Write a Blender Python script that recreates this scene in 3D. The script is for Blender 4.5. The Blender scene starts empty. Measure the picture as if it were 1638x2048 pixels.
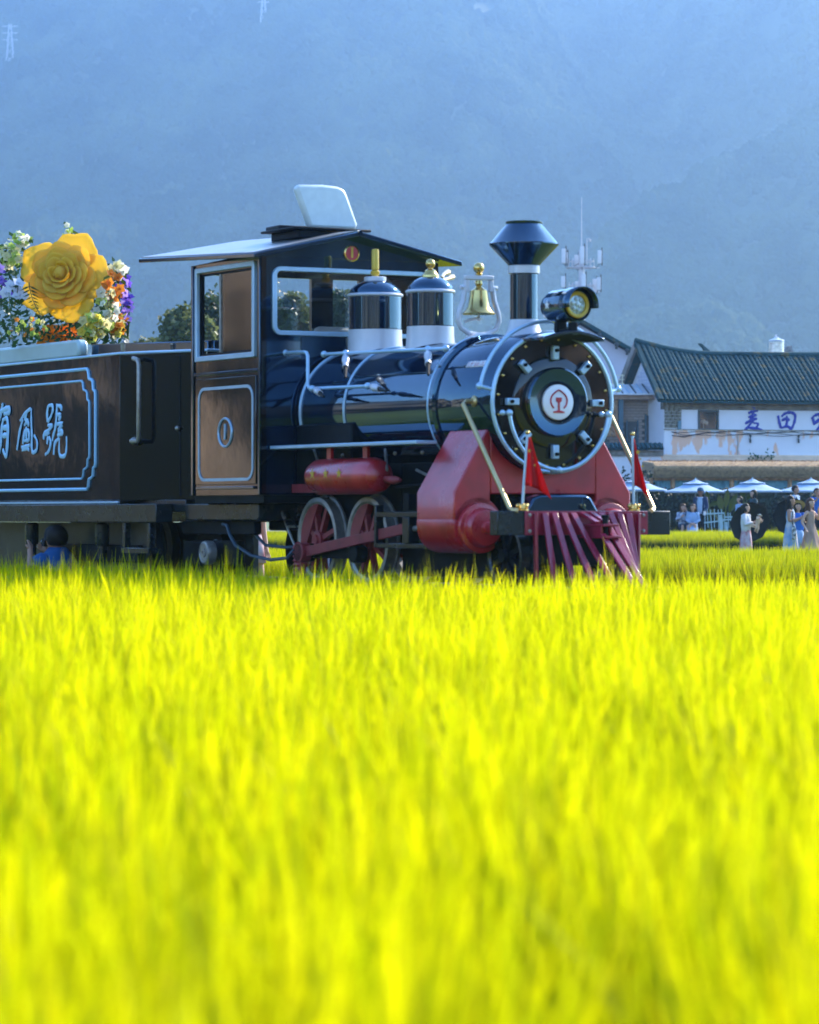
import bpy, bmesh, math, random
from mathutils import Vector, Matrix, Euler, noise
random.seed(7)
R = math.radians
PI = math.pi
scene = bpy.context.scene
col = scene.collection

# ------------------------------------------------------------------ camera, sky, sun, exposure
cam_d = bpy.data.cameras.new('camera')
cam = bpy.data.objects.new('camera', cam_d)
col.objects.link(cam)
cam.location = (0, 0, 1.15)
cam.rotation_euler = (R(90.0506), 0, 0)
cam_d.sensor_fit = 'HORIZONTAL'
cam_d.sensor_width = 24.0
cam_d.lens = 99.63
cam_d.clip_start = 0.2
cam_d.clip_end = 9000
cam_d.dof.use_dof = True
cam_d.dof.focus_distance = 50.0
cam_d.dof.aperture_fstop = 2.9
scene.camera = cam

SUN_EL, SUN_AZ = 33.0, 46.0          # azimuth measured from straight ahead towards the right
world = bpy.data.worlds.new('World')
scene.world = world
world.use_nodes = True
wn = world.node_tree
bg = wn.nodes['Background']
sky = wn.nodes.new('ShaderNodeTexSky')
sky.sky_type = 'NISHITA'
sky.sun_disc = False
sky.sun_elevation = R(SUN_EL)
sky.sun_rotation = R(SUN_AZ)
sky.air_density = 1.0
sky.dust_density = 0.0
sky.ozone_density = 6.0
wn.links.new(sky.outputs[0], bg.inputs[0])
bg.inputs[1].default_value = 0.15

sun_d = bpy.data.lights.new('sun', 'SUN')
sun_d.energy = 2.9
sun_d.angle = R(0.53)
sun_d.color = (1.0, 0.90, 0.74)
sun = bpy.data.objects.new('sun', sun_d)
col.objects.link(sun)
sd = Vector((math.sin(R(SUN_AZ)) * math.cos(R(SUN_EL)), math.cos(R(SUN_AZ)) * math.cos(R(SUN_EL)), math.sin(R(SUN_EL))))
sun.rotation_euler = sd.to_track_quat('Z', 'Y').to_euler()

scene.view_settings.view_transform = 'Standard'
scene.view_settings.look = 'None'
scene.view_settings.gamma = 1
scene.view_settings.exposure = 2.0
scene.view_settings.use_curve_mapping = False
scene.render.engine = 'CYCLES'
cy = scene.cycles
cy.use_denoising = True
cy.max_bounces = 8
cy.diffuse_bounces = 3
cy.glossy_bounces = 4
cy.transmission_bounces = 6
cy.transparent_max_bounces = 12
cy.volume_bounces = 1
cy.caustics_reflective = False
cy.caustics_refractive = False
cy.sample_clamp_indirect = 6

# ------------------------------------------------------------------ materials
def mat(name, color, rough=0.5, metal=0.0, spec=0.5, coat=0.0, var=0.15, vscale=6.0, bump=0.0, bscale=30.0,
        color2=None, emit=None, coords='Object', sheen=0.0, tint=None, rvar=0.0):
    m = bpy.data.materials.new(name)
    m.use_nodes = True
    nt = m.node_tree
    b = nt.nodes['Principled BSDF']
    b.inputs['Roughness'].default_value = rough
    b.inputs['Metallic'].default_value = metal
    b.inputs['Specular IOR Level'].default_value = spec
    b.inputs['Coat Weight'].default_value = coat
    b.inputs['Coat Roughness'].default_value = 0.03
    if tint: b.inputs['Specular Tint'].default_value = (*tint, 1)
    b.inputs['Sheen Weight'].default_value = sheen
    tc = nt.nodes.new('ShaderNodeTexCoord')
    if var > 0 or color2:
        nz = nt.nodes.new('ShaderNodeTexNoise')
        nz.inputs['Scale'].default_value = vscale
        nz.inputs['Detail'].default_value = 5
        nt.links.new(tc.outputs[coords], nz.inputs['Vector'])
        rp = nt.nodes.new('ShaderNodeValToRGB')
        rp.color_ramp.elements[0].position = 0.35
        rp.color_ramp.elements[1].position = 0.68
        c2 = color2 if color2 else tuple(min(1, c * (1 + var)) for c in color)
        c1 = color if color2 else tuple(c * (1 - var) for c in color)
        rp.color_ramp.elements[0].color = (*c1, 1)
        rp.color_ramp.elements[1].color = (*c2, 1)
        nt.links.new(nz.outputs['Fac'], rp.inputs['Fac'])
        nt.links.new(rp.outputs['Color'], b.inputs['Base Color'])
    else:
        b.inputs['Base Color'].default_value = (*color, 1)
    if bump > 0:
        n2 = nt.nodes.new('ShaderNodeTexNoise')
        n2.inputs['Scale'].default_value = bscale
        n2.inputs['Detail'].default_value = 3
        nt.links.new(tc.outputs[coords], n2.inputs['Vector'])
        bp = nt.nodes.new('ShaderNodeBump')
        bp.inputs['Strength'].default_value = bump
        bp.inputs['Distance'].default_value = 0.02
        nt.links.new(n2.outputs['Fac'], bp.inputs['Height'])
        nt.links.new(bp.outputs['Normal'], b.inputs['Normal'])
        if coat > 0:
            nt.links.new(bp.outputs['Normal'], b.inputs['Coat Normal'])
    if rvar > 0:           # dust and handling marks: the gloss is uneven
        n3 = nt.nodes.new('ShaderNodeTexNoise'); n3.inputs['Scale'].default_value = 2.3; n3.inputs['Detail'].default_value = 8; n3.inputs['Roughness'].default_value = .7
        nt.links.new(tc.outputs[coords], n3.inputs['Vector'])
        m3 = nt.nodes.new('ShaderNodeMapRange'); m3.inputs['From Min'].default_value = .42; m3.inputs['From Max'].default_value = .75
        m3.inputs['To Min'].default_value = rough; m3.inputs['To Max'].default_value = rough + rvar
        nt.links.new(n3.outputs['Fac'], m3.inputs['Value']); nt.links.new(m3.outputs['Result'], b.inputs['Roughness'])
    if emit:
        b.inputs['Emission Color'].default_value = (*emit[0], 1)
        b.inputs['Emission Strength'].default_value = emit[1]
    return m

def leaf_mat(name, c_lo, c_hi, trans=0.5, rough=0.45, vscale=None, tcol=None, stem=None, spec=0.3):
    """thin plant or cloth material: part of the light goes through"""
    m = bpy.data.materials.new(name)
    m.use_nodes = True
    nt = m.node_tree
    b = nt.nodes['Principled BSDF']
    out = nt.nodes['Material Output']
    b.inputs['Roughness'].default_value = rough
    b.inputs['Specular IOR Level'].default_value = spec
    rp = nt.nodes.new('ShaderNodeMix')
    rp.data_type = 'RGBA'
    rp.inputs['A'].default_value = (*c_lo, 1)
    rp.inputs['B'].default_value = (*c_hi, 1)
    if vscale:
        ge = nt.nodes.new('ShaderNodeNewGeometry')
        nz = nt.nodes.new('ShaderNodeTexNoise')
        nz.inputs['Scale'].default_value = vscale
        nt.links.new(ge.outputs['Position'], nz.inputs['Vector'])
        mp = nt.nodes.new('ShaderNodeMapRange')
        mp.inputs['From Min'].default_value = 0.35
        mp.inputs['From Max'].default_value = 0.65
        nt.links.new(nz.outputs['Fac'], mp.inputs['Value'])
        nt.links.new(mp.outputs['Result'], rp.inputs['Factor'])
    else:
        oi = nt.nodes.new('ShaderNodeObjectInfo')
        nt.links.new(oi.outputs['Random'], rp.inputs['Factor'])
    res = rp.outputs['Result']
    if stem:            # green foot of the plant, with the shade between stems painted in
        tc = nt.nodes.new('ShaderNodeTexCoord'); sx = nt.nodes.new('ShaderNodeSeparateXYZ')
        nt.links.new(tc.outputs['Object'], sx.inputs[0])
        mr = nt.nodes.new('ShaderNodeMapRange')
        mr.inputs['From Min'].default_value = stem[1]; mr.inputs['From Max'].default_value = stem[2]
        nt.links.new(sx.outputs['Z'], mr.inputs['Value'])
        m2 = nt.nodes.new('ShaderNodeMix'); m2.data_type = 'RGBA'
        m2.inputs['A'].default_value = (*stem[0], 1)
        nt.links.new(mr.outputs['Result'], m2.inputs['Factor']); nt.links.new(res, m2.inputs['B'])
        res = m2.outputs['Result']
    nt.links.new(res, b.inputs['Base Color'])
    tr = nt.nodes.new('ShaderNodeBsdfTranslucent')
    if tcol:
        tr.inputs['Color'].default_value = (*tcol, 1)
    else:
        nt.links.new(res, tr.inputs['Color'])
    mx = nt.nodes.new('ShaderNodeMixShader')
    mx.inputs['Fac'].default_value = trans
    nt.links.new(b.outputs[0], mx.inputs[1])
    nt.links.new(tr.outputs[0], mx.inputs[2])
    nt.links.new(mx.outputs[0], out.inputs['Surface'])
    return m

def glass_mat(name, tint=(0.95, 0.98, 1.0), ior=1.5):
    m = bpy.data.materials.new(name)
    m.use_nodes = True
    nt = m.node_tree
    nt.nodes.remove(nt.nodes['Principled BSDF'])
    out = nt.nodes['Material Output']
    t = nt.nodes.new('ShaderNodeBsdfTransparent')
    t.inputs['Color'].default_value = (*tint, 1)
    g = nt.nodes.new('ShaderNodeBsdfGlossy')
    g.inputs['Roughness'].default_value = 0.02
    fr = nt.nodes.new('ShaderNodeFresnel')
    fr.inputs['IOR'].default_value = ior
    mx = nt.nodes.new('ShaderNodeMixShader')
    nt.links.new(fr.outputs[0], mx.inputs['Fac'])
    nt.links.new(t.outputs[0], mx.inputs[1])
    nt.links.new(g.outputs[0], mx.inputs[2])
    nt.links.new(mx.outputs[0], out.inputs['Surface'])
    return m

M = {}
M['black'] = mat('gloss_black_paint', (0.0010, 0.007, 0.022), 0.05, 0, 1.0, 0.15, var=0.3, vscale=3, bump=0.010, bscale=2.2, tint=(0.38, 0.70, 1.0), rvar=.06)
M['black'].node_tree.nodes['Principled BSDF'].inputs['IOR'].default_value = 1.62
M['black_wavy'] = mat('gloss_black_panel', (0.0015, 0.003, 0.005), 0.06, 0, 0.5, 0.35, var=0.4, vscale=2, bump=0.06, bscale=2.3, rvar=.05)
M['dark_steel'] = mat('dark_painted_steel', (0.0035, 0.006, 0.009), 0.5, 0.0, 0.10, var=0.4, vscale=5, bump=0.05, bscale=40)
M['deck'] = mat('deck_beam_paint', (0.008, 0.014, 0.018), 0.22, 0, 0.4, 0.1, var=0.3, vscale=3, rvar=.15)
M['frame_grey'] = mat('dusty_grey_frame', (0.022, 0.030, 0.030), 0.35, 0, 0.3, var=0.3, vscale=4)
M['silver'] = mat('silver_trim_paint', (0.37, 0.54, 0.69), 0.28, 0.35, 0.6, var=0.06)
M['white'] = mat('white_trim_paint', (0.54, 0.55, 0.60), 0.3, 0.1, 0.5, var=0.05)
M['grey_lid'] = mat('pale_grey_lid', (0.58, 0.64, 0.63), 0.35, 0, 0.5, var=0.05, vscale=12)
M['red'] = mat('dark_red_paint', (0.40, 0.012, 0.022), 0.27, 0.1, 0.8, 0.3, var=0.22, vscale=4, bump=0.03, bscale=50, rvar=.25)
M['red_bar'] = mat('maroon_bar_paint', (0.25, 0.014, 0.040), 0.25, 0, 0.5, 0.2, var=0.15, vscale=9)
M['red_wheel'] = mat('faded_red_paint', (0.22, 0.025, 0.03), 0.5, 0, 0.4, var=0.2, vscale=8)
M['steel'] = mat('worn_bright_steel', (0.30, 0.29, 0.27), 0.4, 0.6, 0.5, var=0.2, vscale=14)
M['brass'] = mat('polished_brass', (0.62, 0.42, 0.14), 0.22, 1.0, 0.5, var=0.1)
M['gold_paint'] = mat('gold_yellow_paint', (0.55, 0.36, 0.03), 0.35, 0.2, 0.5, var=0.1)
M['brass_rod'] = mat('dull_brass_rod', (0.55, 0.42, 0.20), 0.35, 0.6, 0.5, var=0.1)
M['badge_red'] = mat('badge_red', (0.45, 0.02, 0.03), 0.4)
M['glass'] = glass_mat('window_glass', ior=1.6)
M['lens'] = mat('lamp_lens', (0.45, 0.55, 0.55), 0.1, 0.2, 0.8, 1.0, var=0.5, vscale=40)
M['label_red'] = mat('label_red', (0.40, 0.03, 0.08), 0.4)
M['print_white'] = mat('print_white', (0.75, 0.75, 0.78), 0.5, var=0.03)
M['interior'] = mat('cab_interior', (0.16, 0.10, 0.06), 0.6, var=0.3, vscale=4)
M['seat_white'] = mat('seat_cover', (0.55, 0.52, 0.48), 0.8)
M['rubber'] = mat('black_rubber', (0.008, 0.009, 0.011), 0.5, 0, 0.2)
M['blue_hose'] = mat('blue_hose', (0.02, 0.05, 0.09), 0.4)
M['flag'] = leaf_mat('red_flag_cloth', (0.52, 0.010, 0.016), (0.56, 0.014, 0.018), 0.5, 0.7)
M['spring_red'] = mat('red_coil_spring', (0.30, 0.03, 0.03), 0.5)

# ------------------------------------------------------------------ mesh builder
class MB:
    def __init__(s, tf=None):
        s.v = []; s.f = []; s.tf = tf
    def add(s, vs, fs):
        b = len(s.v)
        for p in vs:
            p = tuple(p)
            s.v.append(s.tf(p) if s.tf else p)
        for f in fs:
            s.f.append([i + b for i in f])
    def box(s, a, b):
        x0, y0, z0 = a; x1, y1, z1 = b
        s.hexa([(x0,y0,z0),(x1,y0,z0),(x1,y1,z0),(x0,y1,z0),(x0,y0,z1),(x1,y0,z1),(x1,y1,z1),(x0,y1,z1)])
    def hexa(s, p):
        s.add(p, [(3,2,1,0),(4,5,6,7),(0,1,5,4),(1,2,6,5),(2,3,7,6),(3,0,4,7)])
    def cbox(s, c, size, mtx=None):
        hx, hy, hz = (d / 2 for d in size)
        pts = [Vector((sx*hx, sy*hy, sz*hz)) for sz in (-1,1) for sx, sy in ((-1,-1),(1,-1),(1,1),(-1,1))]
        if mtx is not None: pts = [mtx @ q for q in pts]
        s.hexa([q + Vector(c) for q in pts])
    def prism(s, poly, axis, a, b):
        """polygon given in the two other axes (cyclic order kept), extruded from a to b along axis 0/1/2"""
        n = len(poly)
        def P(q, h):
            if axis == 0: return (h, q[0], q[1])
            if axis == 1: return (q[0], h, q[1])
            return (q[0], q[1], h)
        vs = [P(q, a) for q in poly] + [P(q, b) for q in poly]
        fs = [tuple(range(n)), tuple(range(2*n-1, n-1, -1))] + [(i, (i+1) % n, n+(i+1) % n, n+i) for i in range(n)]
        s.add(vs, fs)
    def lathe(s, prof, c=(0,0,0), axis=2, n=28, a0=0, a1=2*PI, rr=None, cap=True):
        full = abs(a1 - a0 - 2*PI) < 1e-6
        m = n if full else n + 1
        vs = []
        for r, h in prof:
            for i in range(m):
                t = a0 + (a1-a0) * i / n
                x, y = r*math.cos(t), r*math.sin(t)
                if axis == 2: q = (c[0]+x, c[1]+y, c[2]+h)
                elif axis == 0: q = (c[0]+h, c[1]+x, c[2]+y)
                else: q = (c[0]+x, c[1]+h, c[2]+y)
                vs.append(q)
        fs = []
        for k in range(len(prof)-1):
            for i in range(n):
                j = (i+1) % m
                fs.append((k*m+i, k*m+j, (k+1)*m+j, (k+1)*m+i))
        if full and cap:
            if prof[0][0] > 1e-5: fs.append(tuple(range(m-1, -1, -1)))
            if prof[-1][0] > 1e-5: fs.append(tuple((len(prof)-1)*m + i for i in range(m)))
        s.add(vs, fs)
    def tube(s, pts, r, n=8, closed=False, squash=1.0):
        pts = [Vector(p) for p in pts]
        k = len(pts)
        rs = r if isinstance(r, (list, tuple)) else [r]*k
        vs = []
        up = None
        for i in range(k):
            if closed: d = pts[(i+1) % k] - pts[i-1]
            else: d = pts[min(i+1, k-1)] - pts[max(i-1, 0)]
            if d.length < 1e-9: d = Vector((0,0,1))
            d.normalize()
            if up is None:
                up = Vector((0,0,1)) if abs(d.z) < 0.9 else Vector((0,1,0))
            x = d.cross(up)
            if x.length < 1e-5: x = d.orthogonal()
            x.normalize()
            up = x.cross(d).normalized()
            for j in range(n):
                t = 2*PI*j/n
                vs.append(pts[i] + x*math.cos(t)*rs[i] + up*math.sin(t)*rs[i]*squash)
        fs = []
        for i in range(k if closed else k-1):
            a, b = i*n, ((i+1) % k)*n
            for j in range(n):
                jj = (j+1) % n
                fs.append((a+j, a+jj, b+jj, b+j))
        if not closed:
            fs.append(tuple(range(n-1, -1, -1)))
            fs.append(tuple((k-1)*n+j for j in range(n)))
        s.add(vs, fs)
    def bar(s, a, b, w, h=None, up=(0,0,1)):
        """a rectangular bar from a to b, w wide (sideways), h high (along up)"""
        a, b = Vector(a), Vector(b); h = h or w
        d = (b-a).normalized(); x = d.cross(Vector(up))
        if x.length < 1e-4: x = d.orthogonal()
        x.normalize(); u = x.cross(d).normalized()
        q = [(-1,-1),(1,-1),(1,1),(-1,1)]
        s.hexa([a + x*(i*w/2) + u*(j*h/2) for i, j in q] + [b + x*(i*w/2) + u*(j*h/2) for i, j in q])
    def arc(s, c, rad, r, axis=0, a0=0, a1=2*PI, n=40, m=8, squash=1.0):
        closed = abs(a1-a0-2*PI) < 1e-6
        pts = []
        for i in range(n if closed else n+1):
            t = a0 + (a1-a0)*i/n
            x, y = rad*math.cos(t), rad*math.sin(t)
            pts.append((c[0], c[1]+x, c[2]+y) if axis == 0 else (c[0]+x, c[1], c[2]+y) if axis == 1 else (c[0]+x, c[1]+y, c[2]))
        s.tube(pts, r, m, closed, squash)
    def ball(s, c, r, n=12, sc=(1,1,1)):
        prof = [(math.sin(PI*i/n), -math.cos(PI*i/n)) for i in range(n+1)]
        b = len(s.v)
        vs = []; fs = []
        m = n + 4
        for q, h in prof:
            for i in range(m):
                t = 2*PI*i/m
                vs.append((c[0]+r*sc[0]*q*math.cos(t), c[1]+r*sc[1]*q*math.sin(t), c[2]+r*sc[2]*h))
        for k in range(n):
            for i in range(m):
                j = (i+1) % m
                fs.append((k*m+i, k*m+j, (k+1)*m+j, (k+1)*m+i))
        s.add(vs, fs)
    def loft(s, rings, n=20, caps=False):
        """rings: (cx, cy, cz, rx, ry, pleat amplitude, pleat count)"""
        vs = []; fs = []
        for q in rings:
            cx, cy_, cz, rx, ry = q[:5]
            am, ct = (q[5], q[6]) if len(q) > 5 else (0, 0)
            for i in range(n):
                t = 2*PI*i/n
                k = 1 + am*math.sin(ct*t + cz*3)
                vs.append((cx+rx*k*math.cos(t), cy_+ry*k*math.sin(t), cz))
        for k in range(len(rings)-1):
            for i in range(n):
                j = (i+1) % n
                fs.append((k*n+i, k*n+j, (k+1)*n+j, (k+1)*n+i))
        if caps:
            fs.append(tuple(range(n-1,-1,-1))); fs.append(tuple((len(rings)-1)*n+i for i in range(n)))
        s.add(vs, fs)
    def mesh(s, name, sharp=35, recalc=True):
        me = bpy.data.meshes.new(name)
        me.from_pydata(s.v, [], s.f)
        bm = bmesh.new(); bm.from_mesh(me)
        bmesh.ops.remove_doubles(bm, verts=bm.verts, dist=1e-5)
        if recalc: bmesh.ops.recalc_face_normals(bm, faces=bm.faces)
        bm.to_mesh(me); bm.free()
        if sharp:
            me.polygons.foreach_set('use_smooth', [True]*len(me.polygons))
            me.set_sharp_from_angle(angle=R(sharp))
        return me
    def build(s, name, m, parent=None, bevel=0, sharp=35, solid=0, recalc=True):
        me = s.mesh(name, sharp, recalc)
        return link(name, me, m, parent, bevel, solid)

def link(name, me, m, parent=None, bevel=0, solid=0):
    if m is not None and not me.materials: me.materials.append(m)
    o = bpy.data.objects.new(name, me)
    col.objects.link(o)
    if parent is not None: o.parent = parent
    if solid:
        d = o.modifiers.new('thickness', 'SOLIDIFY'); d.thickness = solid; d.offset = 0
    if bevel:
        d = o.modifiers.new('bevel', 'BEVEL'); d.width = bevel; d.segments = 2; d.limit_method = 'ANGLE'; d.angle_limit = R(40)
    return o

def again(o, parent=None, loc=None, rot=None, scale=None):
    """another copy of a part that shares its mesh"""
    c = o.copy(); col.objects.link(c)
    c.parent = parent if parent is not None else o.parent
    if loc is not None: c.location = loc
    if rot is not None: c.rotation_euler = rot
    if scale is not None: c.scale = scale
    return c

def tree_copy(o, parent=None):
    c = o.copy(); col.objects.link(c)
    if parent is not None: c.parent = parent
    for ch in [x for x in scene.objects if x.parent == o]:
        tree_copy(ch, c)
    return c

def tag(o, label=None, cat=None, group=None, kind=None):
    if label: o['label'] = label
    if cat: o['category'] = cat
    if group: o['group'] = group
    if kind: o['kind'] = kind
    return o

def empty(name, loc=(0,0,0), rz=0, label=None, cat=None, group=None):
    o = bpy.data.objects.new(name, None)
    o.empty_display_size = 0.2
    o.location = loc; o.rotation_euler = (0,0,rz)
    col.objects.link(o)
    return tag(o, label, cat, group)

def text_mesh(txt, size, extrude=0.004, offset=0.0, shear=0.0, space=1.0):
    cu = bpy.data.curves.new('lettering', 'FONT')
    cu.body = txt; cu.size = size; cu.extrude = extrude; cu.offset = offset; cu.shear = shear
    cu.align_x = 'CENTER'; cu.align_y = 'CENTER'; cu.space_character = space; cu.resolution_u = 3
    o = bpy.data.objects.new('lettering_source', cu)
    col.objects.link(o)
    bpy.context.view_layer.update()
    me = bpy.data.meshes.new_from_object(o.evaluated_get(bpy.context.evaluated_depsgraph_get()))
    bpy.data.objects.remove(o); bpy.data.curves.remove(cu)
    me.name = 'lettering'
    return me

def star_poly(r, n=5, k=0.42):
    return [((r if i % 2 == 0 else r*k)*math.sin(PI*i/n), (r if i % 2 == 0 else r*k)*math.cos(PI*i/n)) for i in range(2*n)]

F_PX, CAM_Z = 6800.0, 1.15
def place(px, py, d):
    """the point of the place that stands at depth d behind the given spot of the photograph"""
    return Vector(((px-819)/F_PX*d, d, CAM_Z-(py-1030)/F_PX*d))

def seen_on(px, py, p0, n):
    """where the line of sight through that spot meets the flat face with point p0 and normal n"""
    d = Vector(((px-819)/F_PX, 1, -(py-1030)/F_PX)); c = Vector((0, 0, CAM_Z))
    return c + d*((Vector(p0)-c).dot(n)/d.dot(n))
def brush_strokes(strokes, conv, r, depth_axis=1, flat=.35):
    """hand-brushed writing: every stroke a flat ribbon that swells and tapers"""
    b = MB()
    for k, s in enumerate(strokes):
        P = [conv(*q) for q in s]
        fine = []
        for i in range(len(P)-1):
            p0, p1, p2, p3 = P[max(0, i-1)], P[i], P[i+1], P[min(len(P)-1, i+2)]
            for j in range(5):
                t = j/5
                fine.append(.5*((2*p1) + (p2-p0)*t + (2*p0-5*p1+4*p2-p3)*t*t + (3*p1-p0-3*p2+p3)*t**3))
        fine.append(P[-1])
        n = len(fine)
        rad = [r*(.72+.36*math.sin(PI*min(1, (i/n)*1.1)) + .12*math.sin(i*1.3+k)) for i in range(n)]
        m = MB(); m.tube(fine, rad, 8)
        y0 = fine[0].y
        m.v = [(q[0], y0+(q[1]-y0)*flat + .0008*k, q[2]) for q in m.v]
        b.add(m.v, m.f)
    return b
# ------------------------------------------------------------------ ground, hills, haze
TH = R(29)
FWD = Vector((math.sin(TH), -math.cos(TH), 0))       # the way the train points
SIDE = Vector((-math.cos(TH), -math.sin(TH), 0))     # towards the side we see
TRAIN_O = Vector((1.2281, 29.2, 0))
def track(u, v, w=0): return TRAIN_O + FWD*u + SIDE*v + Vector((0,0,w))
def track_uv(x, y):
    d = Vector((x, y, 0)) - TRAIN_O
    return d.dot(FWD), d.dot(SIDE)

M['soil'] = mat('green_field_ground', (0.07, 0.10, 0.012), 0.9, var=0.4, vscale=0.06, color2=(0.16, 0.19, 0.02), bump=0.3, bscale=8)
M['ballast'] = mat('track_gravel', (0.16, 0.15, 0.13), 0.9, var=0.5, vscale=30, bump=0.6, bscale=60)
M['paving'] = mat('grey_paving', (0.10, 0.10, 0.09), 0.85, var=0.3, vscale=1.5)
M['rail'] = mat('rail_steel', (0.25, 0.22, 0.2), 0.4, 0.8)
g = MB()
NX = 12
for i in range(NX):
    for j in range(NX):
        x0 = -2300 + 4600*i/NX; x1 = -2300 + 4600*(i+1)/NX
        y0 = -560 + 4160*j/NX; y1 = -560 + 4160*(j+1)/NX
        g.add([(x0,y0,0),(x1,y0,0),(x1,y1,0),(x0,y1,0)], [(0,1,2,3)])
tag(g.build('ground', M['soil'], sharp=0, recalc=False), kind='structure')

def hills_height(x, y):
    """the mountain side behind the valley"""
    off = 90*math.sin(x/310+0.6) + 60*math.sin(x/140+2.0)
    gully = -300*math.exp(-(((x-150) - (2600-y)*0.22)/105)**2)
    spur2 = 230*math.exp(-(((x-420) + (2500-y)*0.30)/150)**2)
    n = noise.noise(Vector((x/330, y/330, 0.3)))*110 + noise.noise(Vector((x/110, y/110, 4.3)))*40 + noise.noise(Vector((x/45, y/45, 9)))*8
    s = (y - 1900 + off + gully + spur2 + n)
    h = 0.5*s + max(0, y-2250)*0.28
    if h < 0: h = 0
    for ax_, ay_, h0, dx_, dy_, rise, side in ((105, 1960, 158, .86, .51, .60, .62), (128, 2300, 240, -.74, .67, .50, .75)):
        t = (x-ax_)*dx_ + (y-ay_)*dy_; q = abs((x-ax_)*dy_ - (y-ay_)*dx_)
        crest = h0 + (rise if t > 0 else 1.1)*t + 16*noise.noise(Vector((t/60, ax_, 0)))
        if crest > 0: h = max(h, crest - side*q + n*.25 + 9*noise.noise(Vector((x/40, y/40, 2))))
    top = 495
    if h > top-90:
        h = top - 90 + 90*(1-math.exp(-(h-top+90)/90))
    return h

def grid_terrain(name, x0, x1, y0, y1, nx, ny, fn, m):
    vs = []; fs = []
    for j in range(ny+1):
        for i in range(nx+1):
            x = x0+(x1-x0)*i/nx; y = y0+(y1-y0)*j/ny
            vs.append((x, y, fn(x, y)))
    for j in range(ny):
        for i in range(nx):
            a = j*(nx+1)+i
            fs.append((a, a+1, a+nx+2, a+nx+1))
    me = bpy.data.meshes.new(name); me.from_pydata(vs, [], fs)
    me.polygons.foreach_set('use_smooth', [True]*len(fs))
    return tag(link(name, me, m), kind='structure')

M['hill'] = mat('wooded_hill_soil', (0.035, 0.05, 0.02), 0.95, var=0.4, vscale=0.02, color2=(0.07, 0.085, 0.035))
grid_terrain('hills', -1500, 1500, 1700, 3150, 150, 100, lambda x, y: hills_height(x, y) - 0.6, M['hill'])

# unseen slopes added round the camera, toned to colour reflections in the black paint
def ring_terrain(name, az0, az1, na, nr, m):
    vs = []; fs = []
    for j in range(nr+1):
        for i in range(na+1):
            az = R(az0 + (az1-az0)*i/na)
            e_ = min(1, (i/na)/.05, (1-i/na)/.05)
            d = (j/nr)**1.6*190
            x = math.sin(az)*(78+d); y = 22 + math.cos(az)*(78+d)
            h = 17.0*(1-math.exp(-d/8.0))*(.9+.45*noise.noise(Vector((az*4.2, .3, 1)))) + (2.6*noise.noise(Vector((az*12, d/25, 5.1))) + 1.0*noise.noise(Vector((az*50, d/12, 2.0))))*min(1, d/8) + d*.03
            vs.append((x, y, max(-.5, h*e_ - .4*(d < .01))))
    for j in range(nr):
        for i in range(na):
            a = j*(na+1)+i
            fs.append((a, a+1, a+na+2, a+na+1))
    me = bpy.data.meshes.new(name); me.from_pydata(vs, [], fs)
    bm = bmesh.new(); bm.from_mesh(me); bmesh.ops.recalc_face_normals(bm, faces=bm.faces); bm.to_mesh(me); bm.free()
    me.polygons.foreach_set('use_smooth', [True]*len(fs))
    return tag(link(name, me, m), kind='structure')
M['reflect_ochre'] = mat('ochre_reflection_tone', (0.018, 0.018, 0.010), 0.95, var=0, vscale=0.22, color2=(0.58, 0.38, 0.23))
rp = [n for n in M['reflect_ochre'].node_tree.nodes if n.type == 'VALTORGB'][0]
rp.color_ramp.elements[0].position = .46; rp.color_ramp.elements[1].position = .60
ring_terrain('added_ochre_ring', -47.5, -74, 50, 22, M['reflect_ochre'])
M['reflect_mixed'] = mat('mixed_reflection_tone', (0.010, 0.016, 0.014), 0.95, var=0, vscale=0.34, color2=(0.55, 0.36, 0.22))
rp = [n for n in M['reflect_mixed'].node_tree.nodes if n.type == 'VALTORGB'][0]
rp.color_ramp.elements[0].position = .53; rp.color_ramp.elements[1].position = .68
ring_terrain('added_dark_ring', -26, -48.5, 50, 22, M['reflect_mixed'])
M['reflect_dark'] = mat('dark_reflection_tone', (0.012, 0.022, 0.010), 0.95, var=0, vscale=0.10, color2=(0.045, 0.04, 0.02))
ring_terrain('added_dark_ring', -72, -114, 60, 22, M['reflect_dark'])
ring_terrain('added_ochre_ring', -112, -255, 150, 22, M['reflect_ochre'])

hz = MB(); hz.box((-2400, -600, -1.2), (2400, 3700, 505))
M['haze'] = bpy.data.materials.new('valley_haze')
M['haze'].use_nodes = True
nt = M['haze'].node_tree
nt.nodes.remove(nt.nodes['Principled BSDF'])
pv = nt.nodes.new('ShaderNodeVolumePrincipled')
pv.inputs['Color'].default_value = (0.39, 0.60, 0.86, 1)
pv.inputs['Density'].default_value = 0.0003
pv.inputs['Density Attribute'].default_value = ''
pv.inputs['Anisotropy'].default_value = 0.78
nt.links.new(pv.outputs[0], nt.nodes['Material Output'].inputs['Volume'])
try: M['haze'].cycles.homogeneous_volume = True
except Exception: pass
tag(hz.build('haze', M['haze'], sharp=0), kind='stuff')

# ------------------------------------------------------------------ plants that nobody could count
def source_collection(name, meshes, m):
    c = bpy.data.collections.new(name)
    for i, me in enumerate(meshes):
        if not me.materials: me.materials.append(m)
        o = bpy.data.objects.new('%s_%02d' % (name, i), me)
        c.objects.link(o)
    return c

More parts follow.
